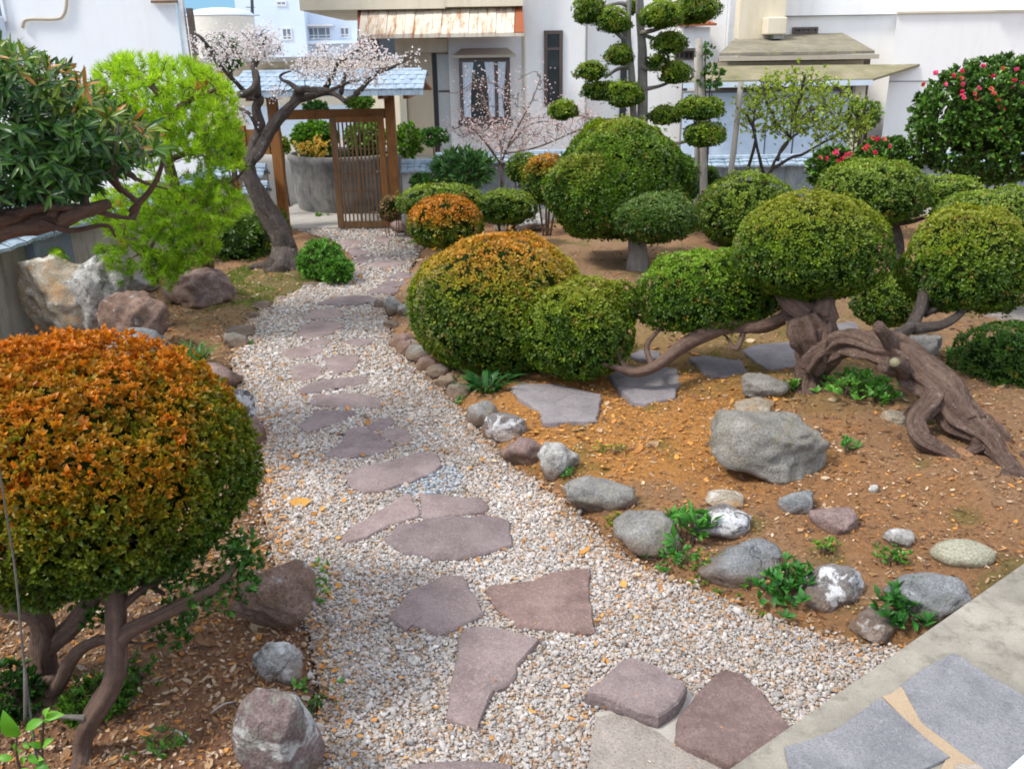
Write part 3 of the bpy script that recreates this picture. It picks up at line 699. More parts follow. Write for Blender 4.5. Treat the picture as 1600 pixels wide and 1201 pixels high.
# ---------------------------------------------------------------- scattered pebbles and leaf litter (geometry-node instances)
def scatter_obj(name, pts, rot, scl, col, sources, kind='stuff'):
    me = bpy.data.meshes.new(name); me.vertices.add(len(pts)); me.vertices.foreach_set('co', pts.astype(np.float32).ravel())
    for k, a in (('rot', rot), ('scl', scl)):
        at = me.attributes.new(k, 'FLOAT_VECTOR', 'POINT'); at.data.foreach_set('vector', a.astype(np.float32).ravel())
    at = me.color_attributes.new('col', 'FLOAT_COLOR', 'POINT'); at.data.foreach_set('color', np.c_[col, np.ones(len(col))].astype(np.float32).ravel())
    o = bpy.data.objects.new(name, me); COL.objects.link(o); ORG[o.name] = Vector((0, 0, 0))
    c = bpy.data.collections.new(name + '_shapes')
    for i, (V, Fa, sm) in enumerate(sources):
        c.objects.link(bpy.data.objects.new(name + '_shape', make_mesh(name + '_shape', V, Fa, MATS['inst'], sm)))
    ng = bpy.data.node_groups.new(name, 'GeometryNodeTree')
    ng.interface.new_socket('Geometry', in_out='INPUT', socket_type='NodeSocketGeometry')
    ng.interface.new_socket('Geometry', in_out='OUTPUT', socket_type='NodeSocketGeometry')
    N = ng.nodes; gi = N.new('NodeGroupInput'); go = N.new('NodeGroupOutput')
    ip = N.new('GeometryNodeInstanceOnPoints'); ci = N.new('GeometryNodeCollectionInfo')
    ci.inputs['Collection'].default_value = c; ci.inputs['Separate Children'].default_value = True; ci.inputs['Reset Children'].default_value = True
    ip.inputs['Pick Instance'].default_value = True
    mp_ = N.new('GeometryNodeMeshToPoints'); mp_.inputs['Radius'].default_value = .001
    ng.links.new(gi.outputs[0], mp_.inputs['Mesh']); ng.links.new(mp_.outputs[0], ip.inputs['Points']); ng.links.new(ci.outputs[0], ip.inputs['Instance'])
    for k, s in (('rot', 'Rotation'), ('scl', 'Scale')):
        na = N.new('GeometryNodeInputNamedAttribute'); na.data_type = 'FLOAT_VECTOR'; na.inputs['Name'].default_value = k
        ng.links.new(na.outputs['Attribute'], ip.inputs[s])
    ng.links.new(ip.outputs[0], go.inputs[0])
    md = o.modifiers.new('scatter', 'NODES'); md.node_group = ng
    return tag(o, kind=kind)
def in_poly_points(poly, n, r=rng):
    lo, hi = poly.min(0), poly.max(0); P = lo + (hi - lo) * r.random((n, 2)); return P[inside(P, poly)]
def off_stones(P, shrink=.0):
    k = np.ones(len(P), bool)
    for O in FOOT:
        lo, hi = O.min(0), O.max(0); m_ = k & (P[:, 0] > lo[0]) & (P[:, 0] < hi[0]) & (P[:, 1] > lo[1]) & (P[:, 1] < hi[1])
        idx = np.nonzero(m_)[0]
        if len(idx): k[idx[inside(P[idx], O)]] = False
    k &= ~inside(P, PORCH)
    return k
def pebble(seed):
    V, Fa = ico(2); r = np.random.default_rng(seed)
    U = V.copy()
    for _ in range(7):
        n = nrmz(r.normal(size=(1, 3)))[0]; h = U @ n; U = U - n[None] * np.maximum(h - r.uniform(.55, .85), 0)[:, None] * .9
    return U * np.array([1, r.uniform(.65, .95), r.uniform(.5, .75)]) * (1 + .08 * vn(V, 2, seed))[:, None], Fa, True
pebs = [pebble(i) for i in range(9)]
# density falls with distance, size stays natural (coarser, fewer where they are below a pixel)
parts = []
for y0, y1, dens, sz in ((1.5, 4.2, 14500, .0066), (4.2, 6.5, 10500, .0075), (6.5, 9.5, 5000, .0098), (9.5, 13.4, 2400, .013)):
    area = np.prod(PATH.max(0) - PATH.min(0)); P = in_poly_points(PATH, int(area * dens)); P = P[(P[:, 1] >= y0) & (P[:, 1] < y1)]
    d = edge_dist(P, PATH); P = P + 0; parts.append(np.c_[P, np.full(len(P), sz)])
P = np.concatenate(parts); P[:, :2] += rng.normal(0, .035, (len(P), 2)); keep = off_stones(P[:, :2]) & ~inside(P[:, :2], APRON); P = P[keep]
ed = edge_dist(P[:, :2], PATH) * np.where(inside(P[:, :2], PATH), 1, -1); P = P[(rng.random(len(P)) < .6 + ed * 7)]
n = len(P)
sz = P[:, 2] * np.exp(rng.normal(0, .36, n)); z = np.maximum(.006, hgt(P[:, :2]) + .006) + sz * .35 + rng.random(n) ** 2 * .008
q3 = np.c_[P[:, :2], np.zeros(n)]
base = np.array([[.55, .52, .5], [.48, .45, .435], [.58, .53, .485], [.41, .39, .375], [.5, .415, .345], [.45, .29, .18], [.27, .25, .24], [.54, .48, .43], [.68, .66, .64]])
pw = np.array([.20, .16, .11, .09, .13, .09, .04, .13, .05])
ed = edge_dist(P[:, :2], PATH)
ci_ = rng.choice(9, n, p=pw); edgey = (rng.random(n) < .5 * np.exp(-ed / .07)); ci_[edgey] = rng.choice([4, 5, 3], edgey.sum())
cc = base[ci_] * rng.uniform(.8, 1.1, (n, 1)) * (.88 + .12 * fbm(q3, 1.2, 31)[:, None] + .08 * fbm(q3, 6, 33)[:, None])
bl = (np.hypot(P[:, 0] - G(668, 752).x, P[:, 1] - G(668, 752).y) < .22) & (rng.random(n) < .7); cc[bl] = np.array([.3, .34, .38]) * rng.uniform(.6, 1.5, (bl.sum(), 1))
scatter_obj('gravel', np.c_[P[:, :2], z], rng.random((n, 3)) * [1.2, 1.2, 6.28] - [.6, .6, 0], sz[:, None] * rng.uniform(.8, 1.25, (n, 3)), np.clip(cc, 0, .85), pebs)

def flake(seed, w=.5):
    r = np.random.default_rng(seed); c = r.uniform(.1, .35)
    V = np.array([[-1, 0, c], [-.4, w, .05], [-.3, -w * .9, .1], [.5, w * .8, 0], [.45, -w, .12], [1, .05, c * .8], [0, 0, -.05]])
    return V, np.array([[0, 2, 6], [0, 6, 1], [1, 6, 3], [6, 2, 4], [3, 6, 5], [6, 4, 5]]), True
flakes = [flake(i, w) for i, w in enumerate((.5, .35, .6, .2, .12))]
BED = xy([(1140, 1201), (-600, 1400), (-500, 600), (-100, 420), (150, 420), (330, 400), (440, 360), (640, 355), (1700, 310), (2300, 500), (2300, 900), (1600, 900)])
area = np.prod(BED.max(0) - BED.min(0))
P = in_poly_points(BED, int(area * 7000)); P = P[(P[:, 1] < 11)]
P = P[rng.random(len(P)) < np.clip(1.2 - P[:, 1] / 7.5, .1, 1)]
ins = inside(P, PATH); edp = edge_dist(P, PATH)
c1 = G(1020, 660); near = np.hypot(P[:, 0] - c1.x, P[:, 1] - c1.y) < .95 + .3 * vn(np.c_[P, P[:, 0] * 0], 3, 4)
left = P[:, 0] < -.75
edge_z = (edp < .3)
pr = np.where(ins, .09 + .6 * np.exp(-edp / .1), .5 + .6 * left + .9 * near + .35 * edge_z + .25 * vn(np.c_[P, P[:, 0] * 0], 2.5, 9))
k = (rng.random(len(P)) < pr) & ~inside(P, APRON)
st = off_stones(P); k &= st | (rng.random(len(P)) < .02); P = P[k]; onst = ~off_stones(P)
P = P[~onst]; left = P[:, 0] < -.75; n = len(P)
near = np.hypot(P[:, 0] - c1.x, P[:, 1] - c1.y) < 1.0
inp = inside(P, PATH)
pal = np.array([[.5, .22, .06], [.62, .29, .07], [.3, .16, .08], [.5, .38, .25], [.16, .09, .055], [.62, .5, .38], [.4, .26, .15], [.62, .33, .08]])
w0 = np.array([.12, .05, .24, .1, .3, .04, .15, 0]); w1 = np.array([.3, .2, .14, .08, .1, .02, .08, .08]); w2 = np.array([.16, .03, .26, .16, .18, .09, .12, 0])
ci_ = rng.choice(8, n, p=w0); m1 = near | inp; ci_[m1] = rng.choice(8, m1.sum(), p=w1); ci_[left & ~inp] = rng.choice(8, (left & ~inp).sum(), p=w2)
s = np.exp(rng.normal(-.25, .55, n)) * np.where(left, .0088, .0072) * (1 + P[:, 1] * .05)
zz = hgt(P); q3 = np.c_[P, np.zeros(n)]
zz = zz + np.clip((zz + .03) / .05, 0, 1) * (.018 * fbm(q3, 5, 3, 3) + .012 * fbm(q3, 18, 5, 2)); zz = np.where(inp, .018, zz)
# a little of it lies on the slabs and on the porch
ex = []
for i, O in enumerate(FOOT[:NPATHSTONES]):
    q = in_poly_points(O, int(60 * np.prod(np.ptp(O, axis=0)) / .05 * .05) + 4); ex += [(x, y, fl[i][1] + .004) for x, y in q[:14]]
q = in_poly_points(PORCH, 900); q = q[(q[:, 1] < 4.6) & (edge_dist(q, PORCH) < 1.6)]; q = q[rng.random(len(q)) < .15 + np.exp(-edge_dist(q, PORCH) / .12)]
ex = np.array(ex + [(x, y, ZP + .018) for x, y in q]); m_ = len(ex)
P = np.r_[P, ex[:, :2]]; zz = np.r_[zz, ex[:, 2] - .004]; s = np.r_[s, rng.uniform(.002, .0065, m_)]; ci_ = np.r_[ci_, rng.choice(8, m_, p=w1)]; n += m_
scatter_obj('leaf_litter', np.c_[P, zz + .004 + rng.random(n) * .006], rng.random((n, 3)) * [1.0, 1.0, 6.28] - [.5, .5, 0], s[:, None] * np.ones(3), pal[ci_] * rng.uniform(.7, 1.15, (n, 1)), flakes)
# ---------------------------------------------------------------- buildings and walls
def PX(px, Y, py=120): return D(px, py, Y).x
def PZ(py, Y, px=800): return D(px, py, Y).z
def window(parent, x0, x1, z0, z1, Y, frame='brown_frame', glass='glass', bars=(), hbars=(), fw=.05, name='window'):
    """framed window on a wall that faces the viewer; the frame is a part, its panes and curtains sub-parts"""
    m = MB()
    m.box(x0, x0 + fw, Y - .05, Y + .03, z0, z1); m.box(x1 - fw, x1, Y - .05, Y + .03, z0, z1)
    m.box(x0 + fw, x1 - fw, Y - .05, Y + .03, z1 - fw, z1); m.box(x0 + fw, x1 - fw, Y - .05, Y + .03, z0, z0 + fw)
    for b in bars: x = x0 + (x1 - x0) * b; m.box(x - fw * .35, x + fw * .35, Y - .045, Y + .02, z0 + fw, z1 - fw)
    for b in hbars: z = z0 + (z1 - z0) * b; m.box(x0 + fw, x1 - fw, Y - .04, Y + .015, z - fw * .35, z + fw * .35)
    w = m.build(name, MATS[frame], parent)
    MB().box(x0 + fw * .5, x1 - fw * .5, Y - .012, Y + .002, z0 + fw * .5, z1 - fw * .5).build('pane', MATS[glass], w)
    return w

# white building on the left
Yl = 15.0
lb = thing('white_building', 'plain white stucco building on the left with an air conditioner on its wall', 'building', (-9, Yl, 0))
xc = PX(279, Yl, 40)
MB().prism([(-16, Yl, -.1), (xc, Yl, -.1), (xc * 1.45, Yl + 6, -.1), (-16, Yl + 6, -.1)], (0, 0, 8.1)).build('wall', MATS['stucco_bluewhite'], lb)
MB().box(xc + .01, xc + .10, Yl + .02, Yl + .11, 0, 8).build('downpipe', MATS['metal_white'], lb)
MB().box(xc + .14, xc + .22, Yl + .03, Yl + .13, 0, PZ(5, Yl)).build('corner_post', MATS['brown_frame'], lb)
MB().box(xc - .35, xc + .05, Yl - .1, Yl - .02, PZ(5, Yl, 280), PZ(1, Yl, 280)).build('roof_bracket', MATS['wood_slat'], lb)
t = TB(); pts = [D(35, 44, Yl - .04), D(38, 33, Yl - .04), D(50, 30, Yl - .04), D(85, 30, Yl - .04), D(99, 24, Yl - .04), D(104, 0, Yl - .04), D(104, -60, Yl - .04)]
t.add(pts, [.025] * 7, 8, sub=3); t.build('conduit_pipe', MATS['paint_tan'], lb)
t = TB(); t.add([D(25, 68, Yl - .04), D(40, 74, Yl - .04), D(50, 82, Yl - .04), D(54, 95, Yl - .04)], [.012] * 4, 6, sub=3); t.build('cable', MATS['dark'], lb)
window(lb, PX(2, Yl), PX(30, Yl), PZ(22, Yl), PZ(-80, Yl), Yl, 'metal_white', 'glass_far', (.5,))
ax0, ax1, az0, az1 = PX(-32, Yl), PX(31, Yl), PZ(66, Yl), PZ(14, Yl)
ac = thing('air_conditioner', 'pale blue white air conditioner unit hung on the white wall, top left corner', 'air conditioner', ((ax0 + ax1) / 2, Yl - .2, az0))
MB().box(ax0, ax1, Yl - .42, Yl - .12, az0, az1, .02).build('casing', MATS['plastic_ac'], ac)
m = MB()
for i in range(9): z = az0 + .06 + i * (az1 - az0 - .12) / 8; m.box(ax0 + .06, ax0 + .5, Yl - .44, Yl - .421, z, z + .018)
m.build('grille', MATS['glass_far'], ac)
for q_ in (ax0 + .06, ax1 - .1): MB().box(q_, q_ + .04, Yl - .42, Yl, az0 - .05, az0 - .003).build('bracket', MATS['metal_white'], ac)
m = MB(); m.box(ax1, ax1 + .05, Yl - .3, Yl - .18, az0 + .08, az0 + .2); m.build('valve_cover', MATS['metal_white'], ac)

# far buildings
Yf = 62
fb = thing('apartment_building', 'pale blue white apartment block far behind the gate', 'building', (PX(460, Yf), Yf, 0))
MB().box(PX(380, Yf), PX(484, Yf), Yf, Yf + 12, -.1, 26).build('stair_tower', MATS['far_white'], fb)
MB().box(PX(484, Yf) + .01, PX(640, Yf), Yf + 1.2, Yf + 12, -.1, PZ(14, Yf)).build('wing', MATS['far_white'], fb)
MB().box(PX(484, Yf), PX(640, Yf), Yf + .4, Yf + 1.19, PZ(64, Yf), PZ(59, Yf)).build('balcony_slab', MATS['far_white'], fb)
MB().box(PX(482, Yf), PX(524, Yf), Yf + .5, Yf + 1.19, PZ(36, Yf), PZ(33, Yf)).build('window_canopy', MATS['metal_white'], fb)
for (a, b, c, d, y, br) in ((447, 463, 38, 58, Yf, (.5,)), (443, 459, -4, 5, Yf, (.5,)), (483, 523, 37, 57, Yf + 1.2, (.33, .5, .8)), (536, 552, 38, 56, Yf + 1.2, (.5,)), (486, 522, -6, -24, Yf + 1.2, (.5,))):
    window(fb, PX(a, y), PX(b, y), PZ(max(c, d), y), PZ(min(c, d), y), y, 'metal_white', 'glass_far', br, (.3,), .1)
m = MB(); m.cyl(D(395, 42, Yf - 3), D(393, -20, Yf - 3), .1, 6); m.box(PX(397, Yf - 3), PX(416, Yf - 3), Yf - 3.1, Yf - 3, PZ(22, Yf), PZ(21, Yf)); m.box(PX(397, Yf - 3), PX(410, Yf - 3), Yf - 3.1, Yf - 3, PZ(10, Yf), PZ(9, Yf))
fp = m.build('utility_pole', MATS['black_pole'], loc=tuple(D(395, 42, Yf - 3))); tag(fp, 'thin dark utility pole in front of the far apartment block', 'pole')
tk = thing('storage_tank', 'round cream tank with a low pale dome above the gate', 'tank', (PX(340, 48), 48, 0))
r_ = (PX(392, 48) - PX(288, 48)) / 2; cx = (PX(392, 48) + PX(288, 48)) / 2; zt = PZ(24, 48, 340); zk = PZ(10, 48, 340)
V = []; Fs = []; n = 32
prof = [(r_, 0), (r_, zt)]; 
for (rr, zz) in prof: V += [(cx + rr * math.cos(i * 2 * math.pi / n), 48 + r_ + rr * math.sin(i * 2 * math.pi / n), zz) for i in range(n)]
Fs = [(i, (i + 1) % n, n + (i + 1) % n, n + i) for i in range(n)]
obj('tank_wall', V, Fs, MATS['tank_cream'], tk, True)
V = []; 
for k in range(6): a = k / 5 * math.pi / 2; rr = r_ * 1.02 * math.cos(a); zz = zt + .02 + (zk - zt) * math.sin(a); V += [(cx + rr * math.cos(i * 2 * math.pi / n), 48 + r_ + rr * math.sin(i * 2 * math.pi / n), zz) for i in range(n)]
obj('dome_roof', V, [(k * n + i, k * n + (i + 1) % n, (k + 1) * n + (i + 1) % n, (k + 1) * n + i) for k in range(5) for i in range(n)], MATS['tank_top'], tk, True)
# low garage building
Yg = 30
gb = thing('garage', 'low cream garage with a dark flat eave behind the gate roof', 'building', (PX(430, Yg), Yg, 0))
MB().box(PX(300, Yg), PX(622, Yg), Yg, Yg + 8, -.1, PZ(92, Yg)).build('wall', MATS['stucco_cream'], gb)
MB().box(PX(300, Yg), PX(494, Yg), Yg - .7, Yg + 8, PZ(92, Yg) + .01, PZ(84, Yg)).build('roof', MATS['cap_grey'], gb)
MB().box(PX(412, Yg), PX(486, Yg), Yg - .05, Yg - .002, PZ(106, Yg), PZ(102, Yg)).build('ledge', MATS['paint_tan'], gb)
MB().box(PX(380, Yg), PX(565, Yg), Yg - .1, Yg - .002, -.1, PZ(160, Yg)).build('shutter_door', MATS['pale_panel'], gb)

# cream house in the middle
Yh = 19.5
hs = thing('house', 'cream and white house with rusty awning, bay window and open entrance', 'house', (PX(760, Yh), Yh, 0))
xL, xR, xW = PX(702, Yh), PX(917, Yh), PX(1136, Yh)
MB().box(xL, xR, Yh, Yh + 5, -.1, 8).build('wall', MATS['stucco_white'], hs)
MB().box(xR + .005, xW, Yh + .35, Yh + 5, -.1, 8).build('side_wall', MATS['stucco_white'], hs)
MB().box(PX(484, Yh), xL - .01, Yh - .35, Yh + 5, PZ(13, Yh), 8).build('upper_wall', MATS['stucco_cream'], hs)
MB().box(xL - .005, PX(818, Yh), Yh - .35, Yh - .005, PZ(11, Yh), 8).build('upper_band', MATS['stucco_cream'], hs)
MB().box(PX(630, Yh), xL, Yh + 1.0, Yh + 1.1, 0, PZ(54, Yh)).build('entry_back_wall', MATS['stucco_cream'], hs)
MB().box(PX(620, Yh), xL - .01, Yh - .02, Yh + .3, PZ(80, Yh), PZ(54, Yh)).build('entry_beam', MATS['stucco_cream'], hs)
MB().box(PX(623, Yh), PX(633, Yh), Yh - .04, Yh + .5, -.1, PZ(80, Yh)).build('entry_post', MATS['stucco_cream'], hs)
MB().box(PX(634, Yh), PX(675, Yh), Yh + .1, Yh + .16, .3, PZ(81, Yh)).build('entry_panel', MATS['panel_tan'], hs)
MB().box(PX(675, Yh) + .01, PX(682, Yh), Yh + .1, Yh + .2, .3, PZ(81, Yh)).build('door_jamb', MATS['dark'], hs)
MB().box(PX(620, Yh), xL, Yh - 1.2, Yh + 1, -.1, .42).build('entry_step', MATS['concrete_lane'], hs)
d_ = MB().box(PX(682, Yh) + .01, PX(703, Yh), Yh + .12, Yh + .17, .43, PZ(84, Yh)).build('door', MATS['door_grey'], hs)
MB().box(PX(682, Yh) + .02, PX(703, Yh), Yh + .105, Yh + .118, PZ(143, Yh), PZ(140, Yh)).build('rail', MATS['brown_frame'], d_)
# awning: separate sheets
az1, az0 = PZ(11, Yh), PZ(53, Yh - 1.0)
aw = MB().prism([(PX(566, Yh), Yh - .02, az1 - .04), (PX(816, Yh), Yh - .02, az1 - .04), (PX(818, Yh - 1), Yh - 1, az0 - .04), (PX(563, Yh - 1), Yh - 1, az0 - .04)], (0, 0, .03)).build('awning', MATS['rust_red'], hs)
ns_ = 17; xa, xb = PX(572, Yh), PX(806, Yh); xc_, xd = PX(565, Yh - 1), PX(804, Yh - 1)
for i in range(ns_):
    t0, t1 = i / ns_, (i + 1) / ns_; g_ = .003
    a, b = xa + (xb - xa) * t0 + g_, xa + (xb - xa) * t1 - g_; c, d = xc_ + (xd - xc_) * t0 + g_, xc_ + (xd - xc_) * t1 - g_
    m = MB(); e = .02 + .008 * (i % 3)
    m.prism([(a, Yh - .02, az1), (b, Yh - .02, az1), (d, Yh - 1.03, az0), (c, Yh - 1.03, az0)], (0, 0, e)); m.build('sheet', MATS['rust_sheet'], aw)
m = MB(); m.prism([(xd + .01, Yh - 1.0, az0 - .03), (xb + .01, Yh - .02, az1), (PX(817, Yh), Yh - .02, az1), (PX(820, Yh - 1), Yh - 1.0, az0 - .03)], (0, 0, .06)); m.build('end_sheet', MATS['rust_red'], aw)
MB().box(PX(563, Yh - 1), PX(819, Yh - 1), Yh - 1.08, Yh - 1.035, az0 - .05, az0 + .01).build('gutter', MATS['rust_sheet'], aw)
MB().box(PX(685, Yh), PX(700, Yh), Yh - .3, Yh - .03, PZ(59, Yh), PZ(56, Yh)).build('bracket', MATS['brown_frame'], hs)
# bay window
bx0, bx1, bz0, bz1 = PX(719, Yh), PX(797, Yh), PZ(186, Yh), PZ(90, Yh)
bw = window(hs, bx0, bx1, bz0, bz1, Yh - .35, 'brown_frame', 'glass', (.72,), (), .07, 'bay_window')
m = MB(); m.box(bx0, bx0 + .05, Yh - .3, Yh - .002, bz0, bz1); m.box(bx1 - .05, bx1, Yh - .3, Yh - .002, bz0, bz1); m.build('side_panel', MATS['brown_frame'], bw)
MB().prism([(bx0 - .12, Yh - .5, bz1 + .005), (bx1 + .12, Yh - .5, bz1 + .005), (bx1 - .05, Yh - .003, bz1 + .14), (bx0 + .05, Yh - .003, bz1 + .14)], (0, 0, .05)).build('hood', MATS['paint_tan'], bw)
MB().box(bx0 - .05, bx1 + .05, Yh - .42, Yh - .003, bz0 - .1, bz0 - .004).build('sill', MATS['black_pole'], bw)
def curtain(xa, xb, xw, side):
    V = []; Fs = []; k = 14
    for r in range(8):
        tz = r / 7; z = bz1 - .08 - (bz1 - bz0 - .15) * tz; w = 1 - .35 * math.sin(min(1, tz * 1.3) * math.pi / 2)
        for i in range(k):
            t = i / (k - 1); x = (xa + (xb - xa) * t * w) if side < 0 else (xb - (xb - xa) * (1 - t) * w)
            V.append((x, Yh - .375 + .012 * math.sin(t * 20) , z))
    for r in range(7):
        for i in range(k - 1): Fs.append((r * k + i, r * k + i + 1, (r + 1) * k + i + 1, (r + 1) * k + i))
    obj('curtain', V, Fs, MATS['curtain'], bw, True)
wv = bx1 - bx0
curtain(bx0 + wv * .07, bx0 + wv * .29, 0, -1); curtain(bx0 + wv * .5, bx0 + wv * .7, 0, 1); curtain(bx0 + wv * .76, bx0 + wv * .93, 0, -1)
# tall narrow window, downpipe, small canopy, vent window
window(hs, PX(850, Yh), PX(879, Yh), PZ(166, Yh), PZ(49, Yh), Yh, 'brown_frame', 'glass', (), (.76,), .07)
MB().box(PX(914, Yh) , PX(914, Yh) + .04, Yh - .05, Yh - .003, 0, 8).build('downpipe', MATS['cap_grey'], hs)
MB().box(PX(818, Yh), PX(821, Yh), Yh - .05, Yh - .003, 0, PZ(56, Yh)).build('downpipe', MATS['stucco_cream'], hs)
Ys = Yh + .35
MB().box(PX(1130, Ys), PX(1142, Ys), Ys - .2, Ys - .01, 0, 8).build('downpipe', MATS['metal_white'], hs)
cn = MB().prism([(PX(1046, Ys), Ys - .8, PZ(47, Ys)), (PX(1102, Ys), Ys - .8, PZ(47, Ys)), (PX(1085, Ys), Ys - .01, PZ(34, Ys)), (PX(1050, Ys), Ys - .01, PZ(34, Ys))], (0, 0, .04)).build('rusty_canopy', MATS['rust_red'], hs)
MB().box(PX(1056, Ys), PX(1096, Ys), Ys - .6, Ys - .01, PZ(80, Ys), PZ(49, Ys)).build('shutter_box', MATS['stucco_white'], hs)
window(hs, PX(1052, Ys), PX(1082, Ys), PZ(98, Ys), PZ(84, Ys), Ys, 'brown_frame', 'glass', (.25, .5, .75), (), .04)
MB().box(PX(1060, Ys), PX(1067, Ys), Ys - .55, Ys - .45, 0, PZ(120, Ys)).build('post', MATS['black_pole'], hs)
MB().box(PX(969, Ys), PX(979, Ys), Ys - .06, Ys - .003, 0, PZ(50, Ys)).build('dark_post', MATS['dark'], hs)
# signs under the awning, behind
Ysn = 24
sg = MB().box(PX(562, Ysn), PX(620, Ysn), Ysn, Ysn + .08, PZ(92, Ysn), PZ(55, Ysn)).build('billboard', MATS['sign_red'], loc=(PX(590, Ysn), Ysn, PZ(92, Ysn)))
tag(sg, 'dull red board below the left end of the rusty awning', 'board')
MB().prism([(PX(592, Ysn), Ysn - .04, PZ(91, Ysn)), (PX(620, Ysn), Ysn - .04, PZ(91, Ysn)), (PX(620, Ysn), Ysn - .04, PZ(57, Ysn)), (PX(597, Ysn), Ysn - .04, PZ(57, Ysn))], (0, .03, 0)).build('grey_panel', MATS['glass_far'], sg)

# right-hand building with two lean-to roofs
Yr = 17.5
rb = thing('storehouse', 'white plastered building on the right with two weathered lean-to roofs', 'building', (PX(1300, Yr), Yr, 0))
Yu = Yr + 2.0
MB().box(PX(1142, Yu) + .1, 18, Yu, Yu + 5, 0, PZ(33, Yu)).build('recessed_wall', MATS['stucco_white'], rb)
MB().box(PX(1142, Yu) + .1, 18, Yu - .12, Yu + 5, PZ(33, Yu) + .01, 9).build('upper_wall', MATS['stucco_white'], rb)
MB().box(PX(1140, Yu), PX(1208, Yu), Yu - .5, Yu - .13, PZ(75, Yu), 9).build('pilaster', MATS['stucco_cream'], rb)
window(rb, PX(1231, Yu), PX(1270, Yu), PZ(60, Yu), PZ(50, Yu), Yu, 'brown_frame', 'glass', (.33, .66), (), .04)
xw0 = PX(1382, Yr - .6, 180)
MB().prism([(xw0, Yr - .6, -.1), (18, Yr - .6, -.1), (18, Yr + 4, -.1), (xw0 * 1.28, Yr + 4, -.1)], (0, 0, PZ(31, Yr - .6) + .1)).build('gable_wall', MATS['stucco_white'], rb)
MB().box(xw0 - .03, 18, Yr - .65, Yr - .605, PZ(31, Yr - .6), PZ(28, Yr - .6)).build('gable_ledge', MATS['stucco_cream'], rb)
MB().box(xw0 + .01, 18, Yr - .612, Yr - .602, PZ(136, Yr), PZ(134.6, Yr)).build('wall_joint', MATS['cap_grey'], rb)
MB().box(PX(1545, Yr - .7, 0), PX(1590, Yr - .7, 0), Yr - .8, Yr - .7, PZ(6, Yr - .8), PZ(2, Yr - .8)).build('pipe_bracket', MATS['cap_grey'], rb)
m = MB()
u0, u1 = PX(1118, Yr), PX(1388, Yr)
MB().prism([(u0, Yr - .2, PZ(93, Yr - .2)), (PX(1362, Yr - .2), Yr - .2, PZ(93, Yr - .2)), (xw0 - .02, Yu - .02, PZ(64, Yu)), (PX(1148, Yu), Yu - .02, PZ(66, Yu))], (0, 0, .05)).build('upper_roof', MATS['roof_slate'], rb)
MB().box(u0, PX(1360, Yr), Yr - .3, Yr - .21, PZ(101, Yr - .2), PZ(94, Yr - .2)).build('gutter', MATS['paint_tan'], rb)
MB().box(PX(1130, Yr), xw0 - .03, Yr + .3, Yr + .5, 0, PZ(96, Yr)).build('inner_wall', MATS['brown_frame'], rb)
MB().box(PX(1110, Yr), PX(1350, Yr), Yr + .1, Yr + .2, PZ(113, Yr), PZ(103, Yr)).build('fascia', MATS['panel_tan'], rb)
Ye = Yr - 1.3
MB().prism([(PX(1068, Ye), Ye, PZ(134, Ye)), (PX(1364, Ye), Ye, PZ(136, Ye)), (PX(1412, Yr), Yr - .62, PZ(114, Yr - .62)), (PX(1120, Yr), Yr - .3, PZ(112, Yr - .3))], (0, 0, .04)).build('lower_roof', MATS['roof_moss'], rb)
MB().box(PX(1068, Ye), PX(1362, Ye), Ye - .08, Ye - .01, PZ(142, Ye), PZ(134, Ye)).build('pale_gutter', MATS['sill_blue'], rb)
x0, x1 = PX(1075, Ye), PX(1350, Ye)
for i in range(6):
    a, b = x0 + (x1 - x0) * i / 6, x0 + (x1 - x0) * (i + 1) / 6
    MB().box(a + .015, b - .015, Ye + .35 + .02 * (i % 2), Ye + .4 + .02 * (i % 2), .2, PZ(152, Ye)).build('panel', MATS['pale_panel'], rb)
MB().box(x0, x1, Ye + .42, Ye + .46, .1, PZ(148, Ye)).build('backing', MATS['cap_grey'], rb)
MB().box(PX(1346, Ye), PX(1362, Ye), Ye + .2, Ye + .34, 0, PZ(143, Ye)).build('post', MATS['stucco_cream'], rb)
MB().box(PX(1366, Ye), PX(1376, Ye), Ye + .5, Ye + .6, 0, PZ(140, Ye)).build('corner_post', MATS['brown_frame'], rb)
bx = thing('roof_box', 'cream box on the far wall just above the upper lean-to roof', 'box', (PX(1187, Yu - .8), Yu - .8, PZ(62, Yu - .8)))
MB().box(PX(1174, Yu), PX(1203, Yu), Yu - .9, Yu - .51, PZ(62, Yu), PZ(36, Yu), .02).build('casing', MATS['stucco_cream'], bx)
MB().box(PX(1186, Yu), PX(1200, Yu), Yu - .85, Yu - .55, PZ(62, Yu) - .08, PZ(62, Yu) - .005).build('foot', MATS['cap_grey'], bx)

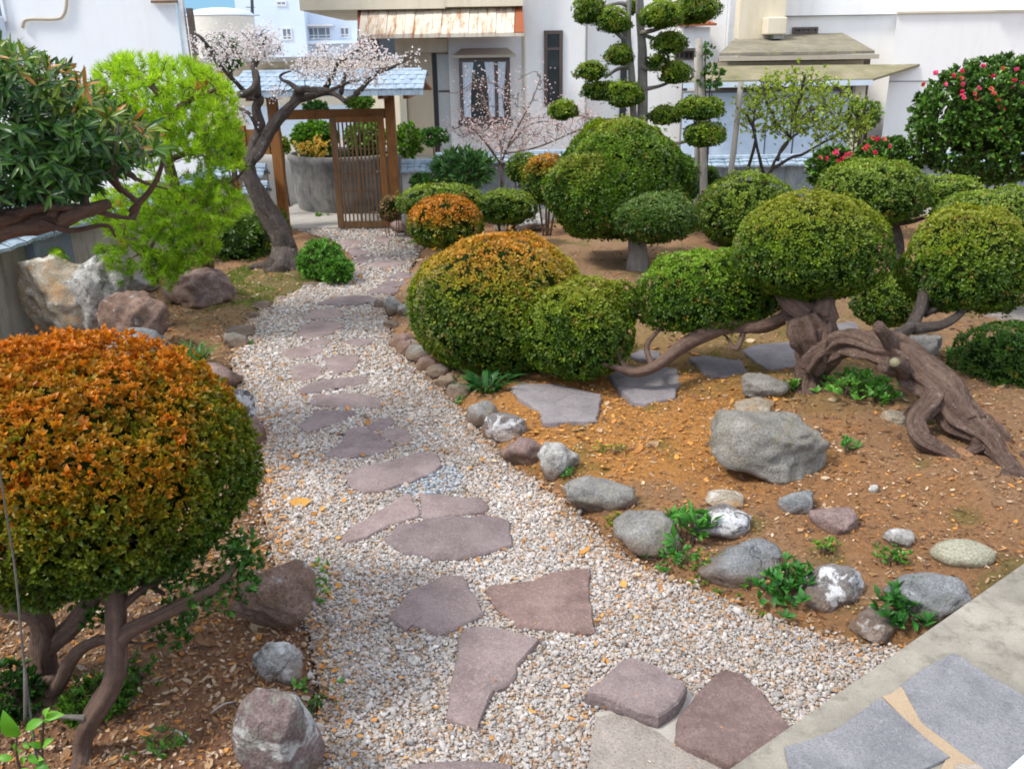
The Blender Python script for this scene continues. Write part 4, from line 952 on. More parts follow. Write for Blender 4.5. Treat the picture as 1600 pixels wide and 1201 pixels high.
# ---------------------------------------------------------------- garden walls with tile coping
def coping_wall(name, label, a, b, h, t, mat, ntile, parent_group=None, overlap=.32, z0=0, group=None, tmat='tile_blue'):
    a = Vector((a[0], a[1], 0)); b = Vector((b[0], b[1], 0)); L = (b - a).length; u = (b - a) / L; v = Vector((-u.y, u.x, 0))
    root = thing(name, label, 'wall', tuple(a), group)
    def P(s, q, z): p = a + u * s + v * q; return (p.x, p.y, z)
    MB().prism([P(0, -t / 2, z0 - .1), P(L, -t / 2, z0 - .1), P(L, t / 2, z0 - .1), P(0, t / 2, z0 - .1)], (0, 0, h - z0 + .1)).build('wall_body', MATS[mat], root)
    w = L / ntile; me = {}
    for s in (-1, 1):
        m = MB(); k = 5
        for r in range(2):                                    # two courses of curved tiles each side
            q0, q1 = (t / 2 + .14, t / 2 + .02) if r == 0 else (t / 2 + .05, 0.0)
            z_0, z_1 = (.0, .045) if r == 0 else (.055, .085)
            top = []; 
            for q, z in ((q0, z_0), (q1, z_1)):
                top.append([(i / k * w * .96, s * q, z + .012 * math.sin(i / k * math.pi)) for i in range(k + 1)])
            V = top[0] + top[1] + [(x, y, z - .03) for x, y, z in top[0]]
            m.add(V, [(i, i + 1, k + 2 + i, k + 1 + i) for i in range(k)] + [(2 * k + 2 + i, 2 * k + 3 + i, i + 1, i) for i in range(k)])
        me[s] = make_mesh('coping_tile', m.V, m.F, MATS[tmat])
    ang = math.atan2(u.y, u.x)
    for i in range(ntile):
        for s in (-1, 1):
            p = P(i * w, 0, h + .002 + .004 * (i % 3)); inst('coping_tile', me[s], root, p, (0, 0, ang + random.uniform(-.01, .01)))
    m = MB()
    n = 8
    V, Fs, _ = tube([P(0, 0, h + .1), P(L, 0, h + .1)], [.055, .055], n, caps=True, sub=0); m.add(V, Fs); m.build('ridge', MATS[tmat], root)
    return root
gy = 13.2
xg0, xg1 = D(440, 300, gy).x, D(617, 300, gy).x
coping_wall('garden_wall', 'long tan concrete garden wall with blue tile coping on the left, behind the boulders', (-5.1, 4.2), (-4.15, 12.4), .86, .14, 'concrete_wall', 36)
coping_wall('garden_wall', 'short low wall left of the gate post with tile coping', (-4.3, gy - .25), (xg0 - .12, gy - .25), .86, .14, 'concrete_wall', 4)
coping_wall('garden_wall', 'tiny tile capped step wall touching the left gate post', (xg0 - .36, gy - .62), (xg0 - .02, gy - .62), .66, .14, 'concrete_wall', 2)
coping_wall('garden_wall', 'pale low wall with tile coping right of the gate', (xg1 + .1, gy + .25), (D(678, 250, gy + .5).x, gy + .25), .83, .16, 'stucco_bluewhite', 5)
coping_wall('garden_wall', 'blue grey garden wall behind the pink blossom shrub', (D(680, 250, 14.6).x, 14.7), (D(905, 250, 15).x, 14.9), .8, .18, 'wall_bluegrey', 12)
coping_wall('garden_wall', 'blue grey garden wall behind the yellow green tree on the right', (D(905, 250, 15).x + .05, 14.95), (12.5, 15.0), .66, .18, 'wall_bluegrey', 48)

# ---------------------------------------------------------------- gate
gt = thing('garden_gate', 'wooden garden gate with pale blue tiled roof and half open lattice door', 'gate', ((xg0 + xg1) / 2, gy, 0))
pw_ = .135
tl, tr = D(424, 165, gy).x, D(607, 155, gy).x
zl = PZ(150, gy)
for (xb, xt) in ((xg0, tl), (xg1, tr)):
    MB().prism([(xb - pw_ / 2, gy - pw_ / 2, 0), (xb + pw_ / 2, gy - pw_ / 2, 0), (xb + pw_ / 2, gy + pw_ / 2, 0), (xb - pw_ / 2, gy + pw_ / 2, 0)], (0, 0, PZ(138, gy))).build('post', MATS['wood_gate'], gt)
zb0, zb1 = PZ(186, gy, 520), PZ(171, gy, 520)
MB().box(xg0 + pw_ / 2 + .003, xg1 - pw_ / 2 - .003, gy - .05, gy + .05, zb0, zb1, .006).build('lintel', MATS['wood_gate'], gt)
# side panel left of the left post
MB().box(xg0 - .42, xg0 - .10, gy - .03, gy + .03, PZ(235, gy), PZ(196, gy)).build('side_panel', MATS['wood_gate'], gt)
MB().box(xg0 - .5, xg0 - .43, gy - .05, gy + .05, 0, PZ(190, gy)).build('side_post', MATS['wood_gate'], gt)
# roof
rx0, rx1 = D(372, 120, gy).x, D(668, 120, gy).x
ze, zr = PZ(139, gy - .75), PZ(112, gy)
yo = .75
rf = MB().prism([(rx0, gy - yo, ze - .05), (rx1, gy - yo, ze - .05), (rx1 - .1, gy, zr - .06), (rx0 + .1, gy, zr - .06)], (0, 0, .03)).prism([(rx0, gy + yo, ze - .05), (rx0 + .1, gy, zr - .06), (rx1 - .1, gy, zr - .06), (rx1, gy + yo, ze - .05)], (0, 0, .03)).build('roof', MATS['wood_gate'], gt)
rows, cols = 4, 22
sl = math.atan2(zr - ze, yo); L = math.hypot(zr - ze, yo)
tw = (rx1 - rx0) / cols; tl_ = L / rows * 1.18
k = 4; V = [(i / k * tw * .97, y, (.007 * math.sin(i / k * math.pi)) + dz) for dz in (0, .022) for y in (0, tl_) for i in range(k + 1)]
n1 = k + 1; Fs = []
for i in range(k): Fs += [(2 * n1 + i, 2 * n1 + i + 1, 3 * n1 + i + 1, 3 * n1 + i), (i, n1 + i, n1 + i + 1, i + 1), (i, i + 1, 2 * n1 + i + 1, 2 * n1 + i)]
Fs += [(0, 2 * n1, 3 * n1, n1), (k, n1 + k, 3 * n1 + k, 2 * n1 + k)]
tme = make_mesh('roof_tile', V, Fs, MATS['tile_blue'])
for sd_ in (0, 1):
    for r in range(rows):
        for c in range(cols):
            if sd_ and r < rows - 1 and c % 2: continue
            q = r * L / rows - .03; off = tw * .5 * (r % 2)
            x = rx0 + c * tw + off
            if x + tw > rx1 + .04: x = rx1 - tw + .0
            zz = ze + q * math.sin(sl) + .012 + .012 * r / rows + random.uniform(-.002, .003)
            if sd_ == 0: inst('roof_tile', tme, rf, (x, gy - yo + q * math.cos(sl), zz), (sl - .03, 0, random.uniform(-.012, .012)))
            else: inst('roof_tile', tme, rf, (x + tw, gy + yo - q * math.cos(sl), zz), (sl - .03, 0, math.pi))
m = MB(); V, Fs, _ = tube([(rx0 + .08, gy, zr + .01), (rx1 - .08, gy, zr + .01)], [.06, .06], 8, caps=True, sub=0); m.add(V, Fs); m.build('ridge_tile', MATS['tile_blue'], rf)
MB().box(rx0, rx1, gy - yo - .03, gy - yo - .003, ze - .06, ze + .005).build('eave_board', MATS['tile_blue'], rf)
for x in (tr - .02, rx0 + .3, rx1 - .25): MB().box(x - .035, x + .035, gy - yo + .06, gy + yo - .06, ze - .11, ze - .055).build('rafter', MATS['wood_gate'], rf)
# door: stiles, rails, slats - swung towards the viewer
hinge = Vector((xg1 - pw_ / 2 - .02, gy - .09, 0)); tip = Vector(tuple(G(529, 357, .03))); u = (Vector((tip.x, tip.y, 0)) - hinge); LW = u.length; u = u / LW; v = Vector((-u.y, u.x, 0))
dr = bpy.data.objects.new('lattice_door', None); link(dr, gt, tuple(hinge))
zt_, zb_ = PZ(179, gy - .2), .04
def dbox(name, s0, s1, z0, z1, th, mat, q=0):
    P = lambda s, qq: (hinge + u * s + v * qq); pts = [P(s0, q - th / 2), P(s1, q - th / 2), P(s1, q + th / 2), P(s0, q + th / 2)]
    m = MB(); m.prism([(p.x, p.y, z0) for p in pts][::-1], (0, 0, z1 - z0)); return m.build(name, MATS[mat], dr)
dbox('stile', .0, .09, zb_, zt_, .05, 'wood_gate'); dbox('stile', LW - .09, LW, zb_, zt_, .05, 'wood_slat')
dbox('rail', .093, LW - .093, zt_ - .08, zt_, .045, 'wood_gate'); dbox('rail', .093, LW - .093, zb_, zb_ + .09, .045, 'wood_slat')
nS = 10
for i in range(nS):
    s = .12 + (LW - .24) * i / (nS - 1); w = .022 if i != 5 else .035
    dbox('slat', s - w / 2, s + w / 2, zb_ + .093, zt_ - .083, .025, 'wood_slat')
for zz in (.2, .52, .78, 1.12): dbox('cross_rail', .093, LW - .093, zb_ + zz, zb_ + zz + .016, .015, 'wood_slat', -.026)
dbox('latch', .02, .16, zb_ + .79, zb_ + .82, .02, 'metal_white', -.05)

# ---------------------------------------------------------------- round planter
pc = Vector((D(548, 300, 15.4).x, 15.3, 0)); prr = .93
pl = thing('round_planter', 'big round dark concrete planter behind the gate', 'planter', tuple(pc))
n = 36; V = []
for (rr, z) in ((.86, 0), (.93, .3), (.95, .8), (.98, .84), (.98, .92), (.9, .93), (.88, .85)): V += [(pc.x + rr * math.cos(i * 2 * math.pi / n) * (1 + .01 * math.sin(i * 3)), pc.y + rr * math.sin(i * 2 * math.pi / n), z) for i in range(n)]
obj('pot_wall', V, [(k * n + i, k * n + (i + 1) % n, (k + 1) * n + (i + 1) % n, (k + 1) * n + i) for k in range(6) for i in range(n)], MATS['concrete_planter'], pl, True)
obj('planter_soil', [(pc.x + .88 * math.cos(i * 2 * math.pi / n), pc.y + .88 * math.sin(i * 2 * math.pi / n), .86) for i in range(n)], [tuple(range(n))], MATS['core'], pl)
# ---------------------------------------------------------------- leaves
def leaf_arrays(P, Dr, Nn, L, W, col, fold=.12, tipc=None, curl=0.0):
    """diamond leaves of two triangles (four with a curl); P base, Dr axis, Nn face normal hint"""
    n = len(P); Dr = nrmz(Dr); S = nrmz(np.cross(Dr, Nn)); N2 = np.cross(S, Dr)
    L = np.broadcast_to(L, n)[:, None]; W = np.broadcast_to(W, n)[:, None]
    a = P; t = P + Dr * L - N2 * (L * curl); m = P + Dr * L * .5 + N2 * (W * fold)
    b = m + S * W / 2; c = m - S * W / 2
    V = np.stack([a, b, t, c], 1).reshape(-1, 3)
    i = np.arange(n)[:, None] * 4
    Fa = np.concatenate([i + np.array([[0, 1, 2]]), i + np.array([[0, 2, 3]])], 1).reshape(-1, 3)
    C = np.repeat(col[:, None], 4, 1)
    if tipc is not None: C[:, 2] = tipc
    return V, Fa, C.reshape(-1, 3)
class LB:
    def __init__(s): s.V = []; s.F = []; s.C = []; s.n = 0
    def add(s, V, Fa, C): s.V.append(V); s.F.append(Fa + s.n); s.C.append(C); s.n += len(V); return s
    def build(s, name, mat, parent, loc=None): return obj(name, np.concatenate(s.V), np.concatenate(s.F), MATS[mat], parent, False, {'col': np.clip(np.concatenate(s.C), .002, .9)}, loc)

def blob_radius(U, r, p, flat, lump, seed):
    """distance from the centre to the skin of a clipped form in direction U"""
    q = U / np.array(r); q[:, 2] = np.where(U[:, 2] < 0, q[:, 2] / flat, q[:, 2])
    R = (np.abs(q) ** p).sum(1) ** (-1 / p)
    S = U * R[:, None]
    return R * (1 + lump * fbm(S, 2.2 / max(r), seed, 2) + lump * .35 * vn(S, 7 / max(r), seed + 5))
def blob(c, r, n, seed=0, p=2.15, flat=.75, lump=.08, cut=None):
    g = np.random.default_rng(seed + 500)
    U = nrmz(g.normal(size=(int(n * 1.1), 3)) * np.array(r))      # more points where the form is long
    R = blob_radius(U, r, p, flat, lump, seed)
    e = .02; 
    S = U * R[:, None]; q = S / np.array(r) ** 2; q[:, 2] = np.where(S[:, 2] < 0, q[:, 2] / flat ** 2, q[:, 2]); N = nrmz(q)
    return np.array(c) + S, N, U

GREEN = dict(base=(.036, .098, .005), light=(.27, .35, .015), tip=(.36, .46, .02), orange=(.5, .19, .015), top=.0)  # base kept dark: shade of sides and undersides painted into the leaves
def clipped(parent, c, r, leaf, nleaf, pal, seed=0, p=2.15, flat=.75, lump=.05, name='foliage', tuft=6, core=.84, depthn=.1, mat='leaf', ragged=.25, orange_at=.35, wid=.5, taper=0.0):
    nleaf = int(nleaf * 2.5); leaf = leaf * .74; c = np.array(c, float)
    """a clipped mass of small leaves: tufts of leaves over the skin, pits between them, an opaque dark filler inside"""
    r = tuple(max(x - leaf * .9, x * .8) for x in r)
    g = np.random.default_rng(seed + 900); nt_ = max(40, int(nleaf / tuft))
    P, N, U = blob(c, r, nt_, seed, p, flat, lump)
    nt_ = len(P); rm = min(r)
    f1 = fbm(P, .5 / leaf / 1.3, seed + 3, 3)                     # pits between the tufts
    f2 = fbm(P, 3.0 / max(r), seed + 7, 2)
    off = np.minimum(0, f1 * .8 + .3) * leaf * 1.6 + g.normal(0, leaf * ragged, nt_) - np.clip(-N[:, 2] - .2, 0, 1) * g.random(nt_) * leaf * 2
    if taper: P[:, :2] = c[:2] + (P[:, :2] - c[:2]) * (1 - taper * (P[:, 2:3] - c[2]) / r[2])
    off = off + (g.random(nt_) < .02) * g.uniform(.5, 2.2, nt_) * leaf
    P = P + N * off[:, None]
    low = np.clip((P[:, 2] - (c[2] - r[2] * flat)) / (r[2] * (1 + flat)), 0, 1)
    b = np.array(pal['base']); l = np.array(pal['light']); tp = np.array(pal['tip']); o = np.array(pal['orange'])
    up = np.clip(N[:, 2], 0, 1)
    m = np.clip(.1 + .42 * f1 + .22 * f2 + .95 * up ** 1.4 + g.normal(0, .16, nt_), 0, 1)[:, None]  # tufts facing up go lighter: light from above painted into leaf colour
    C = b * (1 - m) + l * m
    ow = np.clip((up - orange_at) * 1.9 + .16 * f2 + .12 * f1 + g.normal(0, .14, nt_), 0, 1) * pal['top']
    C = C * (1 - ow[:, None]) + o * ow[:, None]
    sk = g.random(nt_) < .035; C[sk] = C[sk] * .4 + np.array([.34, .17, .03]) * .6
    k = tuft
    PP = np.repeat(P, k, 0); NN = np.repeat(N, k, 0); CC = np.repeat(C, k, 0) * np.exp(g.normal(0, .22, (nt_ * k, 1)))
    J = g.normal(size=(nt_ * k, 3)); J = J - NN * (J * NN).sum(1, keepdims=True); J = nrmz(J)
    ax = nrmz(NN * g.uniform(.25, 1.1, (nt_ * k, 1)) + J)
    hint = nrmz(NN + .35 * g.normal(size=NN.shape))
    tip = CC * .6 + np.repeat(.15 + .3 * m, k, 0) * np.array(tp) * g.uniform(.6, 1.3, (len(CC), 1)); ot = np.repeat(ow, k)[:, None]; tip = tip * (1 - ot) + CC * 1.12 * ot
    Lf = leaf * np.exp(g.normal(0, .2, nt_ * k))
    V, Fa, Cc = leaf_arrays(PP + J * leaf * .25, ax, hint, Lf, Lf * wid, CC, .15, tip)
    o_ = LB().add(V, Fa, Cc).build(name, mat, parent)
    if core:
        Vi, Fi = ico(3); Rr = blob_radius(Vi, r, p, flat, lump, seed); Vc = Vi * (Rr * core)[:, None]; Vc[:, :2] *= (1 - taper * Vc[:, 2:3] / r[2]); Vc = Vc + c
        obj('dark_filler', Vc, Fi, MATS['core'], o_, True)  # opaque dark filler put in to stop the view through the leaves
    return o_
def pxform(px, py, w, h, Y):
    """centre and half sizes (x, z) of a form seen at a photo pixel"""
    c = D(px, py, Y); s = mpp(c); return c, w / 2 * s * .98, h / 2 * s * .96
def pal(**k): d = dict(GREEN); d.update(k); return d
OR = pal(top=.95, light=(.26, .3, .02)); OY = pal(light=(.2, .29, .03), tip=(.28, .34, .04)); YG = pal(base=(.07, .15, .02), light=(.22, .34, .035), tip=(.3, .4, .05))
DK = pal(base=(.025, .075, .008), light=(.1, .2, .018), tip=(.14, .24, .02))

def clipped_shrub(px0, py0, px1, py1, Y, label, palt, seed, ratio=.95, leaf_px=6.6, cover=1.9, stem=True, group=None, name='clipped_shrub', **kw):
    kw.setdefault('flat', .66)
    c, a, h = pxform((px0 + px1) / 2, (py0 + py1) / 2, px1 - px0, py1 - py0, Y)
    zg = gz(c.x, c.y); flat = kw.pop('flat', .75)
    zc = c.z - h + h * 2 * flat / (1 + flat); rz = h * 2 / (1 + flat)
    root = thing(name, label, 'shrub', (c.x, c.y, zg), group)
    s = mpp(c); lf = leaf_px * s; area = 4 * math.pi * a * rz * .8; n = int(cover * area / (lf * lf * .45 * .5) * .5)
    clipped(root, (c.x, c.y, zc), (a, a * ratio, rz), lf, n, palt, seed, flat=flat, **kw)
    if stem and zc - rz * flat > zg - .3:
        t = TB(); g = random.Random(seed)
        for i in range(4):
            an = g.uniform(0, 6.28); t.add([(c.x + .05 * math.cos(an), c.y + .05 * math.sin(an), zg - .05), (c.x + .12 * math.cos(an), c.y + .12 * math.sin(an), (zg + zc) / 2), (c.x + .5 * a * math.cos(an), c.y + .5 * a * math.sin(an), zc)], [min(.035, a * .05), min(.028, a * .04), .01], 7, gnarl=.2, seed=seed + i)
        t.build('stem', MATS['bark_brown'], root)
    return root
CS = clipped_shrub
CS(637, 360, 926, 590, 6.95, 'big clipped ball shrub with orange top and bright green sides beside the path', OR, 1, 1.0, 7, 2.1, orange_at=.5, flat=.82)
CS(633, 302, 757, 392, 10.6, 'small clipped ball with a rusty orange crown, near the gate', OR, 2, 1.0, 6, orange_at=.05, flat=.85)
CS(616, 286, 760, 340, 11.8, 'low wide clipped green mound behind the small orange ball', OY, 3, 1.0, 6)
CS(740, 294, 842, 352, 11.3, 'clipped green mound between the small orange ball and the white rock', OY, 4, 1.0, 6)
CS(812, 238, 895, 322, 12.2, 'clipped shrub with yellowish orange top left of the tall dome', pal(top=.75, light=(.2, .26, .025)), 5, 1.0, 6, orange_at=.2)
CS(788, 236, 850, 288, 13.2, 'small green shrub farthest back beside the garden wall', OY, 6, 1.0, 6)
CS(590, 304, 628, 348, 12.4, 'little dry brown shrub beside the gate door', pal(base=(.12, .08, .04), light=(.3, .2, .09), tip=(.32, .24, .12)), 7, 1.0, 6)
CS(1085, 268, 1254, 388, 11.3, 'rounded green shrub right of the tall dome', OY, 8, 1.0, 6.5)
CS(1080, 258, 1128, 300, 12.6, 'small dull green shrub in the gap right of the tall dome', DK, 9, 1.0, 6)
CS(1484, 500, 1690, 668, 6.3, 'dark green clipped shrub cut off by the right edge of the photo', pal(light=(.09, .21, .025), tip=(.13, .26, .03)), 10, .9, 8, 2.0, p=2.8)
CS(400, 318, 452, 384, 12.6, 'yellow green clipped shrub behind the left gate post', YG, 11, 1.0, 6)
CS(330, 325, 425, 420, 11.2, 'dark loose evergreen shrub behind the plum trunk', DK, 12, 1.0, 9, 1.6, ragged=.9, lump=.15)

# tall dome with a lower lobe, on its own short trunk
c, a, h = pxform(966, 282, 246, 200, 10.0)
dt = thing('dome_tree', 'large dark green clipped dome tree on a short pale trunk, behind the drooping branch', 'tree', (c.x + .2, c.y, gz(c.x, c.y)))
s = mpp(c)
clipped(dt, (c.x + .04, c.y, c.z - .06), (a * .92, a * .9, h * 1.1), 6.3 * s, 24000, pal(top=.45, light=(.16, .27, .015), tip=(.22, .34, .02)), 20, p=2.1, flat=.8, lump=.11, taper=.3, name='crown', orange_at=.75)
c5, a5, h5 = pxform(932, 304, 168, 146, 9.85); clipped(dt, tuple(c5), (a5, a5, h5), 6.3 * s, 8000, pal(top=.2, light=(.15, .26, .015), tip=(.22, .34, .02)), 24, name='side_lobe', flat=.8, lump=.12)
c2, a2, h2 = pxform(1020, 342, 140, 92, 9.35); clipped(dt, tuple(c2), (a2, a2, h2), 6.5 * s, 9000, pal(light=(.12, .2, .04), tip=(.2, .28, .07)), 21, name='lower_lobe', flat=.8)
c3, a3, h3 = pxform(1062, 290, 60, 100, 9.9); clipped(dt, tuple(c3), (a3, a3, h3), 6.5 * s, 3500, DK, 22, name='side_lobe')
g0 = GT(995, 420); TB().add([(g0.x, g0.y, g0.z - .1), (g0.x, g0.y + .02, g0.z + .25), (g0.x - .05, c.y, c.z)], [.12, .1, .07], 14, gnarl=.15, seed=3).build('trunk', MATS['bark_grey'], dt)

# ---------------------------------------------------------------- twisted topiary tree on the right
tw = thing('twisted_tree', 'old contorted topiary tree with an arching trunk and round foliage pads', 'tree', tuple(GT(1480, 690)))
def Q(px, py, Y): return tuple(D(px, py, Y))
trk = TB()
# arch from the roots up and left, down again into the stump
trk.add([Q(1600, 752, 4.38), Q(1522, 672, 4.78), Q(1470, 618, 5.0), Q(1410, 562, 5.3), Q(1340, 535, 5.6), Q(1290, 548, 5.78), Q(1262, 575, 5.85)], [.03, .07, .098, .09, .088, .095, .085], 48, gnarl=.34, seed=5, ridges=8, sub=9, wob=.03)
trk.add([Q(1625, 742, 4.6), Q(1540, 656, 5.0), Q(1478, 592, 5.25), Q(1405, 535, 5.5), Q(1365, 522, 5.65)], [.02, .045, .055, .052, .045], 30, gnarl=.34, seed=6, ridges=6, sub=8, wob=.03)
trk.build('arch_trunk', MATS['bark_red'], tw)
st = TB(); b0 = GT(1270, 612)
st.add([(b0.x, b0.y, b0.z - .08), Q(1270, 590, 5.88), Q(1272, 550, 5.88), Q(1262, 515, 5.88), Q(1252, 492, 5.9)], [.13, .095, .11, .125, .11], 44, gnarl=.32, seed=8, ridges=9, sub=8, wob=.02, caps=True)
st.add([Q(1285, 560, 5.8), Q(1288, 530, 5.8), Q(1290, 500, 5.85)], [.08, .075, .05], 30, gnarl=.4, seed=11, ridges=7, sub=8, caps=True)
st.build('stump', MATS['bark_red'], tw)
for i, (pts, rd) in enumerate([([(1460, 618, 4.95), (1434, 655, 4.85), (1438, 688, 4.72), (1480, 712, 0), (1530, 738, 0)], [.06, .05, .046, .035, .015]),
                               ([(1512, 655, 4.85), (1532, 675, 4.75), (1532, 700, 4.7), (1515, 714, 0)], [.08, .055, .04, .02]),
                               ([(1530, 670, 4.8), (1555, 690, 4.7), (1562, 708, 4.66), (1558, 722, 0)], [.07, .05, .045, .03]),
                               ([(1550, 670, 4.95), (1590, 705, 4.8), (1625, 725, 0)], [.06, .045, .03]),
                               ([(1440, 640, 5.05), (1405, 656, 0), (1368, 660, 0)], [.06, .025, .01]),
                               ([(1565, 738, 0), (1600, 746, 0), (1660, 765, 0)], [.03, .03, .02])]):
    t = TB(); P_ = []
    for j, (x, y, Yq) in enumerate(pts):
        p = D(x, y, Yq) if Yq else GT(x, y) + Vector((0, 0, .005))
        if j == len(pts) - 1: p.z -= .02
        P_.append(tuple(p))
    t.add(P_, rd, 24, gnarl=.28, seed=30 + i, ridges=5, sub=9, wob=.03); t.build('root', MATS['bark_red'], tw)
cut = TB()
cut.add([Q(1420, 590, 5.2), Q(1408, 572, 5.08), Q(1398, 566, 5.0)], [.05, .042, .036], 16, caps=True, gnarl=.12, seed=3)
cut.add([Q(1400, 578, 5.2), Q(1388, 575, 5.08), Q(1378, 574, 5.03)], [.05, .04, .032], 16, caps=True, gnarl=.12, seed=4)
cut.add([Q(1398, 545, 5.35), Q(1385, 525, 5.27), Q(1372, 508, 5.22)], [.06, .045, .035], 14, caps=True, gnarl=.2, seed=6)
cut.build('branch_stub', MATS['bark_red'], tw)
TB().add([Q(1404, 569.5, 5.04), Q(1397, 565.5, 4.985)], [.029, .027], 14, caps=True, sub=0).build('cut_end', MATS['roof_moss'], tw)
br = TB()
br.add([Q(1300, 500, 5.88), Q(1285, 480, 5.9), Q(1240, 488, 6.1), Q(1190, 510, 6.15), Q(1130, 512, 6.2), Q(1075, 535, 6.15), Q(1025, 572, 6.0), Q(985, 582, 6.0), Q(968, 560, 6.1), Q(950, 530, 6.2)], [.07, .07, .055, .042, .045, .048, .045, .036, .025, .012], 14, gnarl=.2, seed=13, ridges=2, sub=6)
br.add([Q(1262, 492, 5.9), Q(1230, 466, 6.0), Q(1205, 440, 6.3)], [.07, .055, .03], 14, gnarl=.25, seed=14, ridges=3)
br.add([Q(1285, 490, 5.88), Q(1290, 455, 5.9), Q(1278, 420, 6.05)], [.085, .055, .03], 14, gnarl=.3, seed=15, ridges=2)
br.add([Q(1288, 455, 6.05), Q(1240, 430, 6.0), Q(1210, 410, 6.0)], [.03, .025, .015], 8, gnarl=.2, seed=16)
br.add([Q(985, 582, 6.0), Q(955, 572, 6.0), Q(915, 565, 6.1)], [.028, .018, .01], 8, gnarl=.2, seed=17)
br.add([Q(1020, 575, 6.05), Q(1010, 540, 6.2), Q(1035, 510, 6.3)], [.02, .02, .012], 8, gnarl=.3, seed=18)
br.add([Q(1165, 512, 6.2), Q(1150, 545, 6.1), Q(1135, 525, 6.2)], [.02, .025, .01], 8, gnarl=.4, seed=19)
br.build('branch', MATS['bark_brown'], tw)
b2 = TB()
b2.add([Q(1400, 525, 5.5), Q(1425, 508, 5.75), Q(1440, 475, 5.85), Q(1448, 430, 5.95), Q(1455, 400, 6.0)], [.045, .042, .04, .03, .02], 14, gnarl=.2, seed=21, sub=5, ridges=2)
b2.add([Q(1425, 512, 5.7), Q(1470, 508, 5.75), Q(1500, 490, 5.8), Q(1520, 460, 5.9)], [.04, .033, .026, .015], 12, gnarl=.2, seed=22, sub=5)
b2.add([Q(1445, 490, 5.85), Q(1470, 475, 5.9), Q(1482, 440, 6.0)], [.028, .02, .012], 10, gnarl=.2, seed=23)
b2.add([Q(1452, 470, 5.85), Q(1458, 440, 5.9), Q(1465, 420, 6)], [.012, .01, .008], 8, seed=24)
b2.build('branch', MATS['bark_plum'], tw)
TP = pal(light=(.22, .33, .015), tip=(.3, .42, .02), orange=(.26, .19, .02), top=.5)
def pad(parent, px0, py0, px1, py1, Y, pl_, seed, ratio=.9, leaf_px=6.2, cover=2.0, name='foliage_pad', grow_=0, **kw):
    kw.setdefault('lump', .11)
    c, a, h = pxform((px0 + px1) / 2, (py0 + py1) / 2, px1 - px0 + grow_, py1 - py0 + grow_, Y); flat = kw.pop('flat', .58)
    zc = c.z - h + h * 2 * flat / (1 + flat); rz = h * 2 / (1 + flat); lf = leaf_px * mpp(c)
    n = int(cover * 4 * math.pi * a * rz * .8 / (lf * lf * .45))
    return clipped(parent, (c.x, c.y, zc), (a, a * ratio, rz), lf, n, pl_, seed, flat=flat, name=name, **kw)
pad(tw, 813, 432, 995, 592, 6.3, TP, 41, .9, lump=.09)
pad(tw, 925, 432, 1000, 520, 6.4, TP, 42, .9)
pad(tw, 990, 384, 1205, 520, 6.5, pal(light=(.18, .31, .015), tip=(.26, .4, .02)), 43, .8, lump=.12)
pad(tw, 1120, 375, 1235, 500, 6.6, DK, 44, .8)
pad(tw, 1146, 296, 1388, 466, 6.1, TP, 45, .85, lump=.07)
pad(tw, 1406, 322, 1615, 492, 6.05, TP, 46, .85, lump=.1)
pad(tw, 1330, 424, 1436, 512, 7.2, OY, 47, .9)
# back topiary tree
bt = thing('topiary_tree', 'topiary tree with wide green pads behind the twisted one, on a grey trunk', 'tree', tuple(GT(1395, 470)))
g0 = GT(1395, 480)
t = TB(); t.add([(g0.x, g0.y, g0.z - .1), Q(1400, 430, 8.2), Q(1402, 380, 8.3), Q(1390, 330, 8.4)], [.07, .06, .055, .04], 12, gnarl=.2, seed=51); t.add([Q(1402, 405, 8.2), Q(1380, 398, 8.0), Q(1420, 410, 8.0)], [.04, .05, .05], 10, gnarl=.2, seed=52)
t.add([Q(1395, 350, 8.3), Q(1430, 345, 8.3), Q(1480, 325, 8.4)], [.03, .02, .015], 8, seed=53); t.build('trunk', MATS['bark_plum'], bt)
pad(bt, 1272, 246, 1448, 350, 8.4, OY, 54, .9, 6.5); pad(bt, 1425, 272, 1540, 328, 8.8, OY, 55, .9, 6.5); pad(bt, 1455, 293, 1690, 385, 8.0, OY, 56, .8, 6.5)

# ---------------------------------------------------------------- tall cloud-pruned tree
ct = thing('cloud_tree', 'tall cloud pruned tree with many small green pads in front of the white house', 'tree', (D(1003, 300, 11.8).x, 11.8, .05))
t = TB(); t.add([(D(1005, 380, 11.8).x, 11.8, 0), Q(1004, 200, 11.8), Q(1004, 100, 11.8), Q(1000, 20, 11.8), Q(998, -60, 11.8)], [.07, .068, .06, .05, .04], 14, gnarl=.12, seed=61, ridges=2)
t.add([Q(990, 190, 11.75), Q(986, 110, 11.7), Q(982, 60, 11.7), Q(985, -40, 11.7)], [.045, .04, .035, .03], 12, gnarl=.2, seed=62, ridges=2)
t.build('trunk', MATS['bark_grey'], ct)
t = TB()
for i, pts in enumerate([[(1000, 185), (940, 188), (905, 180)], [(985, 70), (955, 45), (940, 30)], [(1000, 52), (1030, 45), (1060, 30)], [(985, 105), (965, 108), (945, 122)], [(1006, 55), (1025, 62), (1048, 75)],
        [(1003, 105), (1022, 108), (1038, 100)], [(1005, 140), (1030, 135), (1055, 125)], [(1002, 185), (1045, 180), (1085, 175)], [(1004, 215), (1050, 225), (1090, 215)], [(983, 90), (970, 80), (965, 90)],
        [(990, 150), (965, 158), (940, 150)], [(985, 10), (965, 5), (930, 15)], [(990, 155), (975, 165), (975, 150)], [(930, 188), (942, 200), (930, 215)]]):
    t.add([Q(x, y, 11.75 - .1 * j * (i % 3 - 1)) for j, (x, y) in enumerate(pts)], [.03, .022, .014], 8, gnarl=.2, seed=70 + i)
